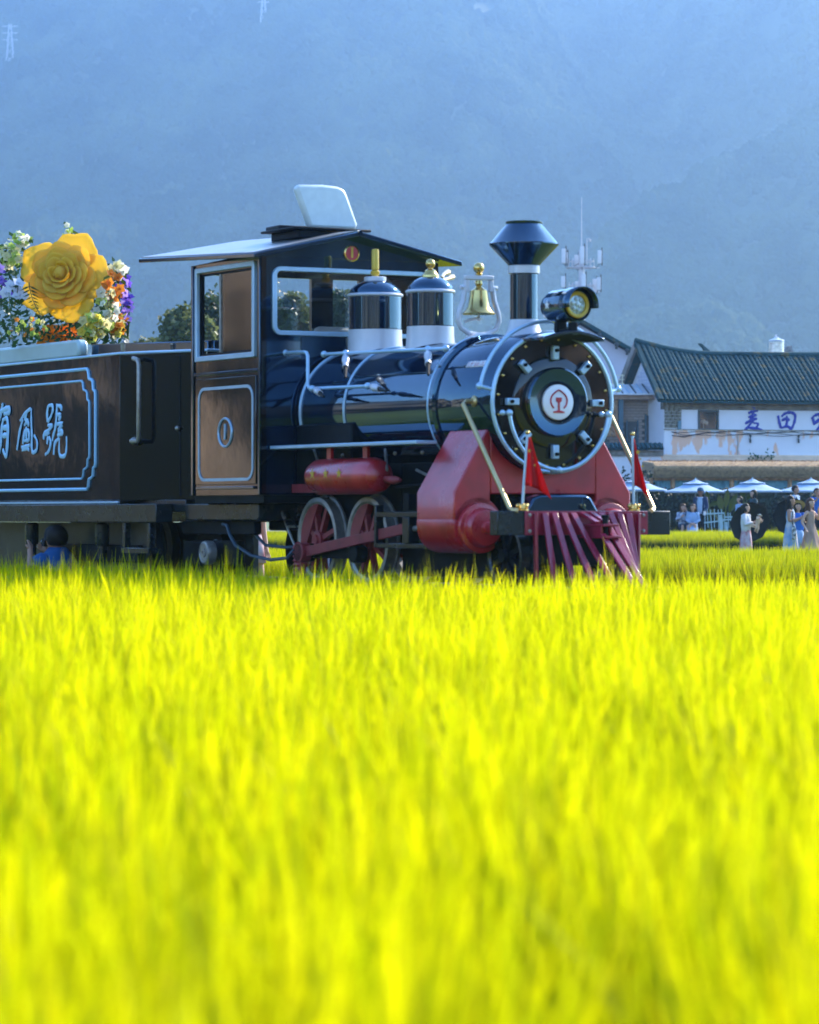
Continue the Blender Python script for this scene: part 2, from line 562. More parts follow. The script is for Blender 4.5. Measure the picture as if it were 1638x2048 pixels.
def scatter(name, pts, rots, scls, idxs, coll):
    me = bpy.data.meshes.new(name)
    me.from_pydata(pts, [], [])
    a = me.attributes.new('turn', 'FLOAT_VECTOR', 'POINT'); a.data.foreach_set('vector', [c for q in rots for c in q])
    a = me.attributes.new('size', 'FLOAT_VECTOR', 'POINT'); a.data.foreach_set('vector', [c for q in scls for c in q])
    a = me.attributes.new('which', 'INT', 'POINT'); a.data.foreach_set('value', idxs)
    o = bpy.data.objects.new(name, me); col.objects.link(o)
    ng = bpy.data.node_groups.new(name+'_scatter', 'GeometryNodeTree')
    ng.interface.new_socket('Geometry', in_out='INPUT', socket_type='NodeSocketGeometry')
    ng.interface.new_socket('Geometry', in_out='OUTPUT', socket_type='NodeSocketGeometry')
    N = ng.nodes.new; L = ng.links.new
    gi = N('NodeGroupInput'); go = N('NodeGroupOutput')
    ip = N('GeometryNodeInstanceOnPoints'); ip.inputs['Pick Instance'].default_value = True
    ci = N('GeometryNodeCollectionInfo'); ci.inputs['Collection'].default_value = coll
    ci.inputs['Separate Children'].default_value = True; ci.inputs['Reset Children'].default_value = True
    def attr(nm, ty):
        n = N('GeometryNodeInputNamedAttribute'); n.data_type = ty; n.inputs['Name'].default_value = nm
        return [x for x in n.outputs if x.enabled][0]
    e2r = N('FunctionNodeEulerToRotation')
    L(gi.outputs[0], ip.inputs['Points']); L(ci.outputs[0], ip.inputs['Instance'])
    L(attr('turn', 'FLOAT_VECTOR'), e2r.inputs[0]); L(e2r.outputs[0], ip.inputs['Rotation'])
    L(attr('size', 'FLOAT_VECTOR'), ip.inputs['Scale']); L(attr('which', 'INT'), ip.inputs['Instance Index'])
    L(ip.outputs[0], go.inputs[0])
    md = o.modifiers.new('scatter', 'NODES'); md.node_group = ng
    return tag(o, kind='stuff')

# forest on the hills
rnd = random.Random(3)
def crown_mesh(k):
    bm = bmesh.new()
    bmesh.ops.create_icosphere(bm, subdivisions=3, radius=1)
    off = Vector((k*7.1, k*3.3, 0))
    for v in bm.verts:
        n = v.co.normalized()
        d = 1 + 0.30*noise.noise(n*2.1+off) + 0.24*noise.noise(n*5.0+off) + 0.12*noise.noise(n*11+off)
        v.co = n*d
        v.co.z = v.co.z*(0.85+0.25*(k % 3)) + 0.5
    me = bpy.data.meshes.new('forest_crown'); bm.to_mesh(me); bm.free()
    return me
M['forest'] = leaf_mat('forest_leaf', (0.015, 0.030, 0.010), (0.10, 0.115, 0.045), 0.12, 0.9, vscale=0.016, spec=0.0)
fc = source_collection('forest_crown', [crown_mesh(k) for k in range(5)], M['forest'])
pts, rots, scls, idx = [], [], [], []
for _ in range(34000):
    y = rnd.uniform(1705, 2990); x = rnd.uniform(-1, 1)*(0.135*y+70)
    h = hills_height(x, y)
    if h <= 0.5 or h > 0.17*y: continue
    s = rnd.uniform(3.0, 6.5)*(0.7+0.6*max(0, noise.noise(Vector((x/60, y/60, 2)))+0.5))
    pts.append((x, y, h - 0.5)); rots.append((0, 0, rnd.uniform(0, 6.28)))
    scls.append((s, s, s*rnd.uniform(0.8, 1.3))); idx.append(rnd.randrange(5))
scatter('hillside_forest', pts, rots, scls, idx, fc)
# wooded foot of the hill, a little nearer and clearer
pts, rots, scls, idx = [], [], [], []
for _ in range(1500):
    y = rnd.uniform(1000, 1850); x = rnd.uniform(-1, 1)*(0.14*y+40)
    s = rnd.uniform(3, 6.5)
    if noise.noise(Vector((x/90, y/200, 7))) < 0.0: continue
    pts.append((x, y, 0)); rots.append((0, 0, rnd.uniform(0, 6.28)))
    scls.append((s, s, s*rnd.uniform(0.9, 1.5))); idx.append(rnd.randrange(5))
scatter('valley_woodland', pts, rots, scls, idx, fc)

# rice
def rice_clump(k, n, rad, tall, wide):
    rr = random.Random(100+k)
    vs = []; fs = []
    for _ in range(n):
        a = rr.uniform(0, 2*PI); q = rad*math.sqrt(rr.random())
        x0, y0 = q*math.cos(a), q*math.sin(a)
        la = a + rr.uniform(-0.9, 0.9)
        L = tall*rr.uniform(0.62, 1.0)
        lean = rr.uniform(0.03, 0.22); curl = rr.uniform(0.02, 0.30)*rr.random()
        w = wide*rr.uniform(0.7, 1.25)
        fa = rr.uniform(0, 2*PI); fx, fy = math.cos(fa), math.sin(fa)
        b = len(vs); seg = 4
        for i in range(seg+1):
            t = i/seg
            o = L*(lean*t + curl*t**3)
            z = L*t*(1-0.5*curl*t*t)
            ww = w*(0.55+0.9*t if t < 0.5 else 2.0*(1.0-t))*0.5 + 0.0004
            cx, cy_ = x0 + math.cos(la)*o, y0 + math.sin(la)*o
            vs.append((cx - fx*ww, cy_ - fy*ww, z)); vs.append((cx + fx*ww, cy_ + fy*ww, z))
        for i in range(seg):
            fs.append((b+2*i, b+2*i+1, b+2*i+3, b+2*i+2))
    me = bpy.data.meshes.new('rice_clump'); me.from_pydata(vs, [], fs)
    me.polygons.foreach_set('use_smooth', [True]*len(fs))
    return me
M['rice'] = leaf_mat('young_rice_leaf', (0.46, 0.51, 0.001), (0.86, 0.75, 0.001), 0.6, 0.6, stem=((0.014, 0.045, 0.002), 0.22, 0.53), spec=.08)  # stem green darkened for the shade inside the clumps
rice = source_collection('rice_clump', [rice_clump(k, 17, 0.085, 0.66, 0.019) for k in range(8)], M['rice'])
M['rice_far'] = leaf_mat('rice_leaf_far_plots', (0.42, 0.49, 0.001), (0.82, 0.72, 0.001), 0.42, 0.6, stem=((0.008, 0.028, 0.003), 0.38, 0.58), spec=.08)  # darker, higher stem tone paints the shaded front of the plots
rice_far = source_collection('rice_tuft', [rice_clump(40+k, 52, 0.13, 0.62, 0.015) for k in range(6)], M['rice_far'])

def rice_points(n_per_m2, x_fn, y0, y1, ok, nsrc, seed, zs=(0.84, 1.1), gap=False):
    rr = random.Random(seed)
    P, T, S, I = [], [], [], []
    y = y0
    step = 1/math.sqrt(n_per_m2)
    while y < y1:
        xa, xb = x_fn(y)
        x = xa
        while x < xb:
            px, py = x + rr.uniform(-.5, .5)*step, y + rr.uniform(-.5, .5)*step
            x += step
            if not ok(px, py): continue
            if gap and noise.noise(Vector((px*2.1, py*.75, 11))) < -.30: continue
            hN = noise.noise(Vector((px*2.6, py*1.6, 0)))*0.16
            s = rr.uniform(*zs) + hN
            if gap: s *= 1 + .10*max(0, 1-abs(track_uv(px, py)[1]-1.3)/4)
            if rr.random() < 0.02: s *= 1.2
            P.append((px, py, 0.0)); T.append((rr.gauss(0, 0.05), rr.gauss(0, 0.05), rr.uniform(0, 6.28)))
            S.append((1, 1, s)); I.append(rr.randrange(nsrc))
        y += step
    return P, T, S, I
def front_ok(x, y):
    u, v = track_uv(x, y)
    if u > 1.75: return v > -1.2 and y < 32
    return v > 1.28 + 0.12*noise.noise(Vector((x*2, y*2, 3))) and not (v < 2.0 and abs(u+9.45) < 0.45)
a = rice_points(46, lambda y: (-(0.125*y+1.6), 0.125*y+1.6), 2.3, 39.5, front_ok, 8, 1, gap=True)
rr = random.Random(77)
for _ in range(34):      # single taller shoots
    y = rr.uniform(9, 27); x = rr.uniform(-1, 1)*.12*y
    if not front_ok(x, y): continue
    a[0].append((x, y, 0)); a[1].append((rr.gauss(0, .07), rr.gauss(0, .07), rr.uniform(0, 6.28))); a[2].append((.22, .22, rr.uniform(1.35, 1.62))); a[3].append(rr.randrange(8))
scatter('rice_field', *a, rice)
def mid_ok(x, y):
    u, v = track_uv(x, y)
    return v < -1.6
a = rice_points(75, lambda y: (-(0.125*y+1.5), 0.125*y+1.5), 40.5, 56, mid_ok, 6, 2)
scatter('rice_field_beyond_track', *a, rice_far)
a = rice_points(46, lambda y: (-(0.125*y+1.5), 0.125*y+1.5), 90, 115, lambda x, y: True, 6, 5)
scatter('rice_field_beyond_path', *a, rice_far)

# track: a low gravel bank with two rails
tb = MB(lambda p: tuple(track(p[0], p[1], p[2])))
tb.prism([(-1.15, -0.02), (1.15, -0.02), (0.85, 0.40), (-0.85, 0.40)], 0, -40, 1.6)
tag(tb.build('track_bed', M['ballast']), kind='structure')
for v in (-0.47, 0.47):
    rb = MB(lambda p: tuple(track(p[0], p[1], p[2])))
    rb.prism([(v-0.04, 0.403), (v+0.04, 0.403), (v+0.012, 0.43), (v+0.012, 0.48), (v+0.03, 0.515), (v-0.03, 0.515), (v-0.012, 0.48), (v-0.012, 0.43)], 0, -40, 1.6)
    tag(rb.build('rail', M['rail']), kind='structure')
pz = MB(); pz.box((-60, 115.6, -0.3), (80, 190, 0.36))
tag(pz.build('paved_terrace', M['paving'], sharp=0), kind='structure')
# ------------------------------------------------------------------ locomotive (local x forward, y away from us, z up; T() takes u, v, w)
def TM(): return MB(lambda p: (p[0], -p[1], p[2]))
BZ = 2.116
ROT_TRAIN = math.atan2(FWD.y, FWD.x)
loco = empty('steam_locomotive', TRAIN_O, ROT_TRAIN, 'glossy black miniature steam locomotive with red cowcatcher, brass bell and silver trim', 'locomotive')
CU, CR, CVH = -3.68, -5.19, 0.955         # cab front, cab rear, half width
W0, W1 = 1.34, 3.585

def holed(mb, out4, in4, off):
    """a flat wall with one opening: outer and inner rectangles (same corner order), thickness vector off"""
    o = [Vector(p) for p in out4]; i = [Vector(p) for p in in4]; d = Vector(off)
    vs = o + i + [p+d for p in o] + [p+d for p in i]
    fs = []
    for k in range(4):
        j = (k+1) % 4
        fs += [(k, j, 4+j, 4+k), (8+k, 12+k, 12+j, 8+j), (k, 8+k, 8+j, j), (4+k, 4+j, 12+j, 12+k)]
    mb.add(vs, fs)

def round_rect(a0, a1, b0, b1, r, n=5):
    q = []
    for cx, cz, t0 in ((a1-r, b1-r, 0), (a0+r, b1-r, 90), (a0+r, b0+r, 180), (a1-r, b0+r, 270)):
        for i in range(n+1):
            t = R(t0 + 90*i/n)
            q.append((cx + r*math.cos(t), cz + r*math.sin(t)))
    return q

def frame_loop(mb, a0, a1, b0, b1, wid, r, plane, at, depth):
    """a rounded rectangular frame lying in a plane (plane 'v' = side, 'u' = front), its outer edge given"""
    o = round_rect(a0, a1, b0, b1, r); i = round_rect(a0+wid, a1-wid, b0+wid, b1-wid, max(0.004, r-wid))
    n = len(o)
    def P(q, h): return (q[0], h, q[1]) if plane == 'v' else (h, q[0], q[1])
    vs = [P(q, at) for q in o] + [P(q, at) for q in i] + [P(q, at+depth) for q in o] + [P(q, at+depth) for q in i]
    fs = []
    for k in range(n):
        j = (k+1) % n
        fs += [(k, j, n+j, n+k), (2*n+k, 3*n+k, 3*n+j, 2*n+j), (k, 2*n+k, 2*n+j, j), (n+k, n+j, 3*n+j, 3*n+k)]
    mb.add(vs, fs)

# cab: side walls with window, front wall, rear wall, gables, floor
SW = (-5.05, -3.80, 2.67, 3.52)
for sgn in (1, -1):
    b = TM()
    v0 = CVH*sgn
    holed(b, [(CR, v0, W0), (CU, v0, W0), (CU, v0, W1), (CR, v0, W1)],
          [(SW[0]+.03, v0, SW[2]+.03), (SW[1]-.03, v0, SW[2]+.03), (SW[1]-.03, v0, SW[3]-.03), (SW[0]+.03, v0, SW[3]-.03)], (0, -0.05*sgn, 0))
    b.build('cab_side_wall', M['black_wavy'], loco)
    b = TM(); frame_loop(b, SW[0]-.03, SW[1]+.02, SW[2]-.03, SW[3]+.03, 0.05, 0.012, 'v', v0-0.012*sgn, 0.045*sgn)
    fr = b.build('side_window_frame', M['silver'], loco, bevel=0.006)
    b = TM(); frame_loop(b, SW[0]+.02, SW[1]-.03, SW[2]+.02, SW[3]-.02, 0.028, 0.006, 'v', v0-0.04*sgn, 0.022*sgn)
    b.build('window_sash', M['dark_steel'], fr)
    b = TM(); b.box((-4.62, v0-0.030*sgn, SW[2]+.03), (-3.83, v0-0.036*sgn, SW[3]-.03)); b.build('window_pane', M['glass'], fr, sharp=0)
    b = TM(); b.box((-4.635, v0-0.045*sgn, SW[2]+.03), (-4.60, v0-0.02*sgn, SW[3]-.03)); b.build('window_mullion', M['steel'], fr)
    if sgn == 1:
        # raised lower panel with thin silver outline and number oval
        b = TM(); b.box((-5.09, v0+0.002, 1.44), (-3.77, v0+0.016, 2.47)); b.build('lower_panel', M['black_wavy'], loco, bevel=0.006)
        b = TM(); frame_loop(b, -5.02, -3.815, 1.475, 2.385, 0.028, 0.13, 'v', v0+0.014, 0.010)
        b.build('panel_outline', M['silver'], loco)
        b = TM()
        pts = [(-4.42+0.145*math.cos(t), v0+0.02, 1.94+0.135*math.sin(t)) for t in [2*PI*i/32 for i in range(32)]]
        b.tube(pts, 0.012, 6, True)
        pl = b.build('number_ring', M['silver'], loco)
        me = text_mesh('1', 0.21, 0.006, 0.003)
        t = link('number', me, M['silver'], loco); t.location = (-4.42, -(v0+0.022), 1.94); t.rotation_euler = (R(90), 0, 0)
        b = TM(); b.box((-5.12, v0+0.002, 2.50), (-3.74, v0+0.022, 2.53)); b.build('cab_moulding', M['black'], loco, bevel=0.005)
        b = TM(); b.box((-5.06, v0+0.004, 1.395), (-3.80, v0+0.03, 1.425)); b.build('cab_sill', M['black'], loco, bevel=0.005)
        for uu in (-5.165, -3.705):
            b = TM(); b.box((uu-0.022, v0+0.002, W0), (uu+0.022, v0+0.02, W1)); b.build('corner_strip', M['black'], loco, bevel=0.006)
# front wall
b = TM()
holed(b, [(CU, CVH-.052, W0), (CU, -CVH+.052, W0), (CU, -CVH+.052, W1), (CU, CVH-.052, W1)],
      [(CU, .81, 2.88), (CU, -.81, 2.88), (CU, -.81, 3.46), (CU, .81, 3.46)], (-0.05, 0, 0))
b.build('cab_front_wall', M['black'], loco)
b = TM(); frame_loop(b, -.845, .845, 2.845, 3.495, 0.045, 0.09, 'u', CU-0.01, 0.035); ff = b.build('front_window_frame', M['silver'], loco, bevel=0.006)
b = TM(); b.box((CU-0.03, -.80, 2.89), (CU-0.024, .80, 3.45)); b.build('window_pane', M['glass'], ff, sharp=0)
# rear wall: posts around three openings
b = TM()
for v0, v1 in ((.88, .904), (.34, .46), (-.57, -.33), (-.904, -.87)):
    b.box((CR, v0, 2.70), (CR+.05, v1, 3.50))
b.box((CR, -.904, W0), (CR+.05, .904, 2.70)); b.box((CR, -.904, 3.50), (CR+.05, .904, W1))
b.build('cab_rear_wall', M['black'], loco)
b = TM(); b.box((CR+.052, -.9, 1.34), (CU-.052, .9, 1.40)); b.build('cab_floor', M['dark_steel'], loco)
b = TM(); b.box((CR, -.93, 1.265), (CU, .93, 1.337)); b.build('cab_underframe', M['dark_steel'], loco)
b = TM(); b.box((-5.05, -.86, 1.41), (-4.5, -.30, 2.2)); b.box((-5.08, -.86, 2.2), (-4.92, -.30, 3.02)); b.build('driver_seat', M['seat_white'], loco, bevel=0.05)
b = TM(); b.box((-4.15, -.5, 1.41), (-3.75, .5, 2.72)); b.lathe([(0.14, 0), (0.14, .02)], (-4.16, .2, 2.4), 0); b.build('backhead', M['interior'], loco, bevel=0.03)
# gables and roof
AP = 3.815
for u0, u1 in ((CU-.05, CU), (CR, CR+.05)):
    b = TM(); b.prism([(-CVH, W1+.002), (CVH, W1+.002), (0, AP-.012)], 0, u0, u1); b.build('gable_panel', M['black'], loco)
EV, EW = 1.12, 3.575
for sgn in (1, -1):
    b = TM()
    vs = [(-6.10, 0, AP+.05), (-3.50, 0, AP-.03), (-3.50, EV*sgn, EW-.035), (-6.10, EV*sgn, EW+.085)]
    b.hexa([(p[0], p[1], p[2]+0.01) for p in vs] + [(p[0], p[1], p[2]+0.055) for p in vs])
    b.build('roof_slope', M['black'], loco, bevel=0.008)
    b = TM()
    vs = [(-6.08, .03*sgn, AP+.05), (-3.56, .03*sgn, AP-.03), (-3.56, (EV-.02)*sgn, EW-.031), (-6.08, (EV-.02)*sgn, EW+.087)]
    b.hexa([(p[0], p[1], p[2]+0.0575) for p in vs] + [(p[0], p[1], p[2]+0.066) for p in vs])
    b.build('roof_glare_sheet', mat('painted_roof_glare', (.26, .245, .235), .32, .3, .7, var=.15, vscale=3), loco)  # added pale layer paints sky glare onto the dark roof
b = TM(); b.tube([(-6.10, 0, AP+.093), (-3.49, 0, AP+.012)], 0.025, 8); b.build('roof_ridge', M['black'], loco)
# number badge on the gable
b = TM(); b.lathe([(0.082, 0), (0.082, .012), (0.068, .018), (0.066, .012), (0, .012)], (CU+.002, 0, 3.645), 0, 24); bd = b.build('number_badge', M['brass'], loco)
b = TM(); b.lathe([(0.064, .0121), (0.064, .0145), (0, .0145)], (CU+.002, 0, 3.645), 0, 24); b.build('badge_face', M['badge_red'], bd)
t = link('badge_number', text_mesh('1', 0.13, 0.003, 0.004), M['gold_paint'], bd); t.location = (CU+.018, 0, 3.645); t.rotation_euler = (R(90), 0, R(90))
# roof hatch: low curb and raised pale lid
b = TM(); b.box((-4.55, -.30, 3.80), (-3.95, .42, 3.875)); b.box((-4.62, -.34, 3.875), (-3.90, .50, 3.90)); b.build('hatch_curb', M['dark_steel'], loco, bevel=0.01)
lid = MB()
outline = [(-.19, 0), (.275, 0), (.305, .015), (.315, .055), (.215, .34), (.185, .395), (.12, .42), (-.05, .43), (-.30, .42), (-.335, .405), (-.335, .37), (-.215, .03)]
lid.prism([(q[0], q[1]) for q in outline], 0, 0, 0.10)
lo = lid.build('hatch_lid', M['grey_lid'], loco, bevel=0.03)
lo.location = (-4.22, 0.0, 3.905); lo.rotation_euler = (0, R(-6), R(0))
b = TM(); b.cbox((-4.5, .18, 3.925), (.30, .5, .05)); b.build('hatch_slide', M['rubber'], loco, bevel=0.015)

# boiler and smokebox
b = TM(); b.lathe([(0, -3.66), (.585, -3.66), (.585, -1.0)], (0, 0, BZ), 0, 72); b.build('boiler', M['black'], loco)
b = TM(); b.lathe([(.585, -1.0), (.602, -1.0), (.602, -.03), (.585, -.005), (.40, .0), (.395, .012), (.375, .02), (.30, .025), (.30, .05), (.285, .06), (.17, .062), (.165, .07), (0, .07)], (0, 0, BZ), 0, 72)
smk = b.build('smokebox', M['black'], loco)
smk.data.materials.append(M['black_wavy'])
for f_ in smk.data.polygons:
    if f_.center.x > -.012: f_.material_index = 1
b = TM(); b.lathe([(.17, .062), (.29, .062), (.295, .07), (.30, .09), (.285, .10), (.20, .085), (.17, .085)], (0, 0, BZ), 0, 64, cap=False); b.build('smokebox_door', M['black'], loco)
for uu, rad, r in ((-3.60, .588, .016), (-2.72, .588, .014), (-1.068, .622, .019), (0.0, .598, .019)):
    b = TM(); b.arc((uu, 0, BZ), rad, r, 0, n=72, m=8); b.build('boiler_band', M['silver'], loco)
b = TM(); b.lathe([(.603, -1.06), (.635, -1.05), (.635, -.99), (.603, -.98)], (0, 0, BZ), 0, 72, cap=False); b.build('smokebox_rim', M['black'], loco)
rv = None
for i in range(20):
    t = 2*PI*(i+.35)/20
    pos = (0.0, -.545*math.cos(t), BZ + .545*math.sin(t))
    if rv is None:
        b = MB(); b.lathe([(.014, -.004), (.014, .006), (.008, .014), (0, .016)], (0,0,0), 0, 10); rv = b.build('rivet', M['brass'], loco); rv.location = pos
    else: again(rv, loco, pos)
# door clamps
dg = None
for i in range(8):
    t = PI/4*i
    if dg is None:
        b = MB(); b.box((.0, -.03, -.06), (.055, .03, .06)); dg = b.build('door_clamp', M['silver'], loco, bevel=0.008)
        b = MB(); b.lathe([(.016, .05), (.016, .075), (0, .078)], (0, 0, .02), 0, 10); bo = b.build('clamp_bolt', M['dark_steel'], dg)
        d = dg
    else: d = tree_copy(dg, loco)
    d.location = (.012, -.425*math.sin(t), BZ + .425*math.cos(t)); d.rotation_euler = (t, 0, 0)
# emblem plate
b = TM(); b.lathe([(.152, .064), (.152, .095), (.14, .102), (0, .102)], (0, 0, BZ), 0, 40); em = b.build('emblem_plate', M['print_white'], loco)
b = TM()
pts = []
for i in range(25):
    t = R(-52 + 284*i/24)
    x, y = .082*math.cos(t), .078*math.sin(t)
    if abs(math.degrees(t)-90) < 30: y += .014*(1-abs(math.degrees(t)-90)/30)
    pts.append((.105, x, BZ+.012+y))
b.tube(pts, .011, 6, squash=0.6)
b.box((.103, -.028, BZ+.012), (.109, .028, BZ+.04)); b.prism([(-.028, BZ+.0118), (.028, BZ+.0118), (.009, BZ-.006), (-.009, BZ-.006)], 0, .1032, .1088)
b.box((.1034, -.009, BZ-.075), (.1086, .009, BZ-.006)); b.prism([(-.056, BZ-.092), (.056, BZ-.092), (.056, BZ-.08), (.02, BZ-.072), (-.02, BZ-.072), (-.056, BZ-.08)], 0, .1036, .1084)
b.build('railway_emblem', M['badge_red'], em)
# hand rails on the smokebox
b = TM()
pts = [(-.05, .70, BZ+.12)] + [(-.05, .70*math.cos(t), BZ+.70*math.sin(t)) for t in [R(12+156*i/40) for i in range(41)]] + [(-.05, -.70, BZ+.12)]
b.tube(pts, .018, 8); ur = b.build('upper_handrail', M['silver'], loco)
for sg in (1, -1):
    b = TM(); b.ball((-.05, .695*sg, BZ+.13), .032); b.tube([(-.05, .695*sg, BZ+.13), (-.0, .585*sg, BZ+.10)], .016); b.build('rail_bracket', M['silver'], ur)
b = TM()
a0, a1 = 188, 352
b.tube([(.11, .50*math.cos(t), BZ-.02+.56*math.sin(t)) for t in [R(a0+(a1-a0)*i/40) for i in range(41)]], .017, 8); lr = b.build('lower_handrail', M['silver'], loco)
for t in (R(a0), R(270), R(a1)):
    b = TM(); p = Vector((.11, .50*math.cos(t), BZ-.02+.56*math.sin(t))); b.ball(p, .03); b.tube([p, p+Vector((-.12, 0, 0))], .016); b.ball(p+Vector((-.02, .055, 0)) , .026); b.build('rail_bracket', M['silver'], lr)

# domes
def dome(u, r, z0, z1, z2, z3, name):
    b = TM(); b.lathe([(r*.97, z0-.06), (r*.97, z1), (r*1.02, z1+.006), (r*1.02, z2)], (u, 0, 0), 2, 48); d = b.build(name, M['black'], loco)
    # flared saddle that meets the boiler top
    b = TM()
    n = 48; vs = []; fs = []
    for k in range(5):
        for i in range(n):
            t = 2*PI*i/n
            rr = r*(1.03 + .05*(1-k/4)**2)
            x, y = rr*math.cos(t), rr*math.sin(t)
            zb = BZ + math.sqrt(max(.05, .592**2 - y*y))
            vs.append((u+x, y, zb + (z1-zb)*k/4))
    for k in range(4):
        for i in range(n):
            j = (i+1) % n; fs.append((k*n+i, k*n+j, (k+1)*n+j, (k+1)*n+i))
    b.add(vs, fs); b.build('dome_base', M['white'], d)
    b = TM(); b.arc((u, 0, z2), r*1.02, .016, 2, n=48, m=8); b.build('dome_ring', M['white'], d)
    h = z3-z2
    b = TM(); b.lathe([(r*1.0, 0), (r*.99, h*.22), (r*.93, h*.42), (r*.72, h*.72), (r*.45, h*.93), (0.001, h)], (u, 0, z2), 2, 48); b.build('dome_cap', M['black'], d)
    return d
d1 = dome(-3.20, .245, 2.70, 2.89, 3.215, 3.36, 'sand_dome')
b = TM(); b.lathe([(.105, 3.325), (.105, 3.385), (.098, 3.39), (0, 3.39)], (-3.20, 0, 0), 2, 32); b.build('dome_lid', M['white'], d1)
b = TM(); b.lathe([(.03, 3.38), (.03, 3.40), (.045, 3.425), (.045, 3.44), (.028, 3.455), (.036, 3.46), (.036, 3.63), (.03, 3.65), (0, 3.655)], (-3.20, 0, 0), 2, 20); b.build('steam_whistle', M['gold_paint'], d1)
d2 = dome(-2.14, .21, 2.70, 2.87, 3.19, 3.33, 'steam_dome')
b = TM(); b.lathe([(.085, 3.30), (.08, 3.34), (.055, 3.365), (.05, 3.385), (.022, 3.40), (.022, 3.415)], (-2.14, 0, 0), 2, 24); b.ball((-2.14, 0, 3.445), .045); b.build('dome_finial', M['brass'], d2)
for k, (du, a) in enumerate(((.02, 25), (.10, -5))):
    b = TM(); b.tube([(-2.14, -.12, 3.30+.02*k), (-2.32-du, -.30, 3.33+.05*k), (-2.45-du, -.42, 3.36+.05*k)], [.018, .016, .028], 8); b.build('valve_horn', M['brass_rod'], d2)
# bell in its lyre frame, facing along the boiler
BU = -1.26
b = TM()
z0 = 2.72
b.tube([(BU, .20*s0, z) for s0, z in ((-.72, 3.17), (-.80, 3.06), (-1.02, 2.95), (-1.06, 2.88), (-.9, 2.81), (-.5, 2.765), (0, 2.75), (.5, 2.765), (.9, 2.81), (1.06, 2.88), (1.02, 2.95), (.80, 3.06), (.72, 3.17))], .024, 8)
b.lathe([(.13, 2.68), (.12, 2.74), (.06, 2.77)], (BU, 0, 0), 2, 24)
bl = b.build('bell_frame', M['white'], loco)
b = TM(); b.box((BU-.025, -.145, 3.245), (BU+.025, .145, 3.285)); b.box((BU-.02, .105, 3.14), (BU+.02, .145, 3.243)); b.box((BU-.02, -.145, 3.14), (BU+.02, -.105, 3.243))
b.tube([(BU, -.19, 3.175), (BU, -.11, 3.175)], .022); b.tube([(BU, .11, 3.175), (BU, .19, 3.175)], .022); b.build('bell_yoke', M['white'], bl, bevel=0.006)
b = TM(); b.lathe([(.03, 3.24), (.035, 3.21), (.025, 3.19), (.05, 3.165), (.075, 3.15), (.085, 3.08), (.10, 3.0), (.125, 2.965), (.152, 2.945), (.148, 2.938), (.11, 2.95), (.0, 3.05)], (BU, 0, 0), 2, 36); b.build('bell', M['brass'], bl)
b = TM(); b.tube([(BU, 0, 3.05), (BU, 0, 2.91)], .007); b.ball((BU, 0, 2.90), .02); b.tube([(BU, 0, 2.905), (BU-.02, .09, 2.885), (BU-.03, .13, 2.87)], .012); b.build('bell_clapper', M['white'], bl)
b = TM(); b.lathe([(.028, 3.284), (.03, 3.30), (.022, 3.31)], (BU, 0, 0), 2, 16); b.ball((BU, 0, 3.352), .05); b.build('bell_finial', M['brass'], bl)
# chimney
b = TM(); b.lathe([(.122, 2.70), (.122, 3.245)], (-.476, 0, 0), 2, 40); ch = b.build('chimney', M['black'], loco)
b = TM()
n = 48; vs = []; fs = []
for k in range(4):
    for i in range(n):
        t = 2*PI*i/n
        rr = .128 + .05*(1-k/3)**2
        x, y = rr*math.cos(t), rr*math.sin(t)
        zb = BZ + math.sqrt(.605**2 - y*y)
        vs.append((-.476+x, y, zb + (2.85-zb)*k/3))
for k in range(3):
    for i in range(n):
        j = (i+1) % n; fs.append((k*n+i, k*n+j, (k+1)*n+j, (k+1)*n+i))
b.add(vs, fs); b.build('chimney_base', M['white'], ch)
b = TM(); b.lathe([(.124, 3.25), (.138, 3.252), (.138, 3.318), (.132, 3.32)], (-.476, 0, 0), 2, 40); b.build('chimney_collar', M['white'], ch)
b = TM(); b.lathe([(.132, 3.32), (.30, 3.497), (.305, 3.502), (.305, 3.512), (.298, 3.516), (.155, 3.682), (.16, 3.69), (.16, 3.705), (.145, 3.705), (.14, 3.66), (.10, 3.5)], (-.476, 0, 0), 2, 56); b.build('chimney_cap', M['black'], ch)
# headlamp
hx = -.02
HZ = 2.935
b = TM(); b.lathe([(0, -.03), (.07, -.02), (.12, .02), (.142, .09), (.145, .42), (.135, .425), (.13, .40), (.115, .395)], (hx, 0, HZ), 0, 40, cap=False); hl = b.build('headlamp', M['black'], loco)
b = TM(); b.lathe([(.146, .0), (.146, .17)], (hx+.36, 0, HZ), 0, 24, a0=R(-12), a1=R(192), cap=False); b.build('lamp_visor', M['black'], hl, solid=0.008)
b = TM(); b.lathe([(.108, .40), (.115, .43), (.105, .44), (.085, .435), (.078, .42)], (hx, 0, HZ), 0, 36, cap=False); b.build('lamp_rim', M['gold_paint'], hl)
b = TM(); b.lathe([(.085, .405), (.085, .418), (.05, .425), (0, .427)], (hx, 0, HZ), 0, 32); b.build('lamp_lens', M['lens'], hl)
b = TM()
for q, w in [(0, 0)] + [(.048*math.cos(R(60*k+15)), .048*math.sin(R(60*k+15))) for k in range(6)]:
    b.lathe([(.02, .424), (.016, .432), (0, .436)], (hx, q, HZ+w), 0, 12)
b.build('lamp_reflectors', M['lens'], hl)
st = MB(); st.prism([(x, y) for x, y in star_poly(.042)], 1, -.003, .003)
so = st.build('lamp_star', M['print_white'], hl); so.location = (hx+.17, -.1465, HZ+.005)
b = TM(); b.box((hx+.12, -.05, 2.70), (hx+.18, .05, 2.80)); b.box((hx+.181, -.04, 2.71), (hx+.33, .04, 2.735)); b.box((hx+.331, -.04, 2.71), (hx+.37, .04, 2.79)); b.build('lamp_bracket', M['dark_steel'], hl, bevel=0.01)
b = TM()
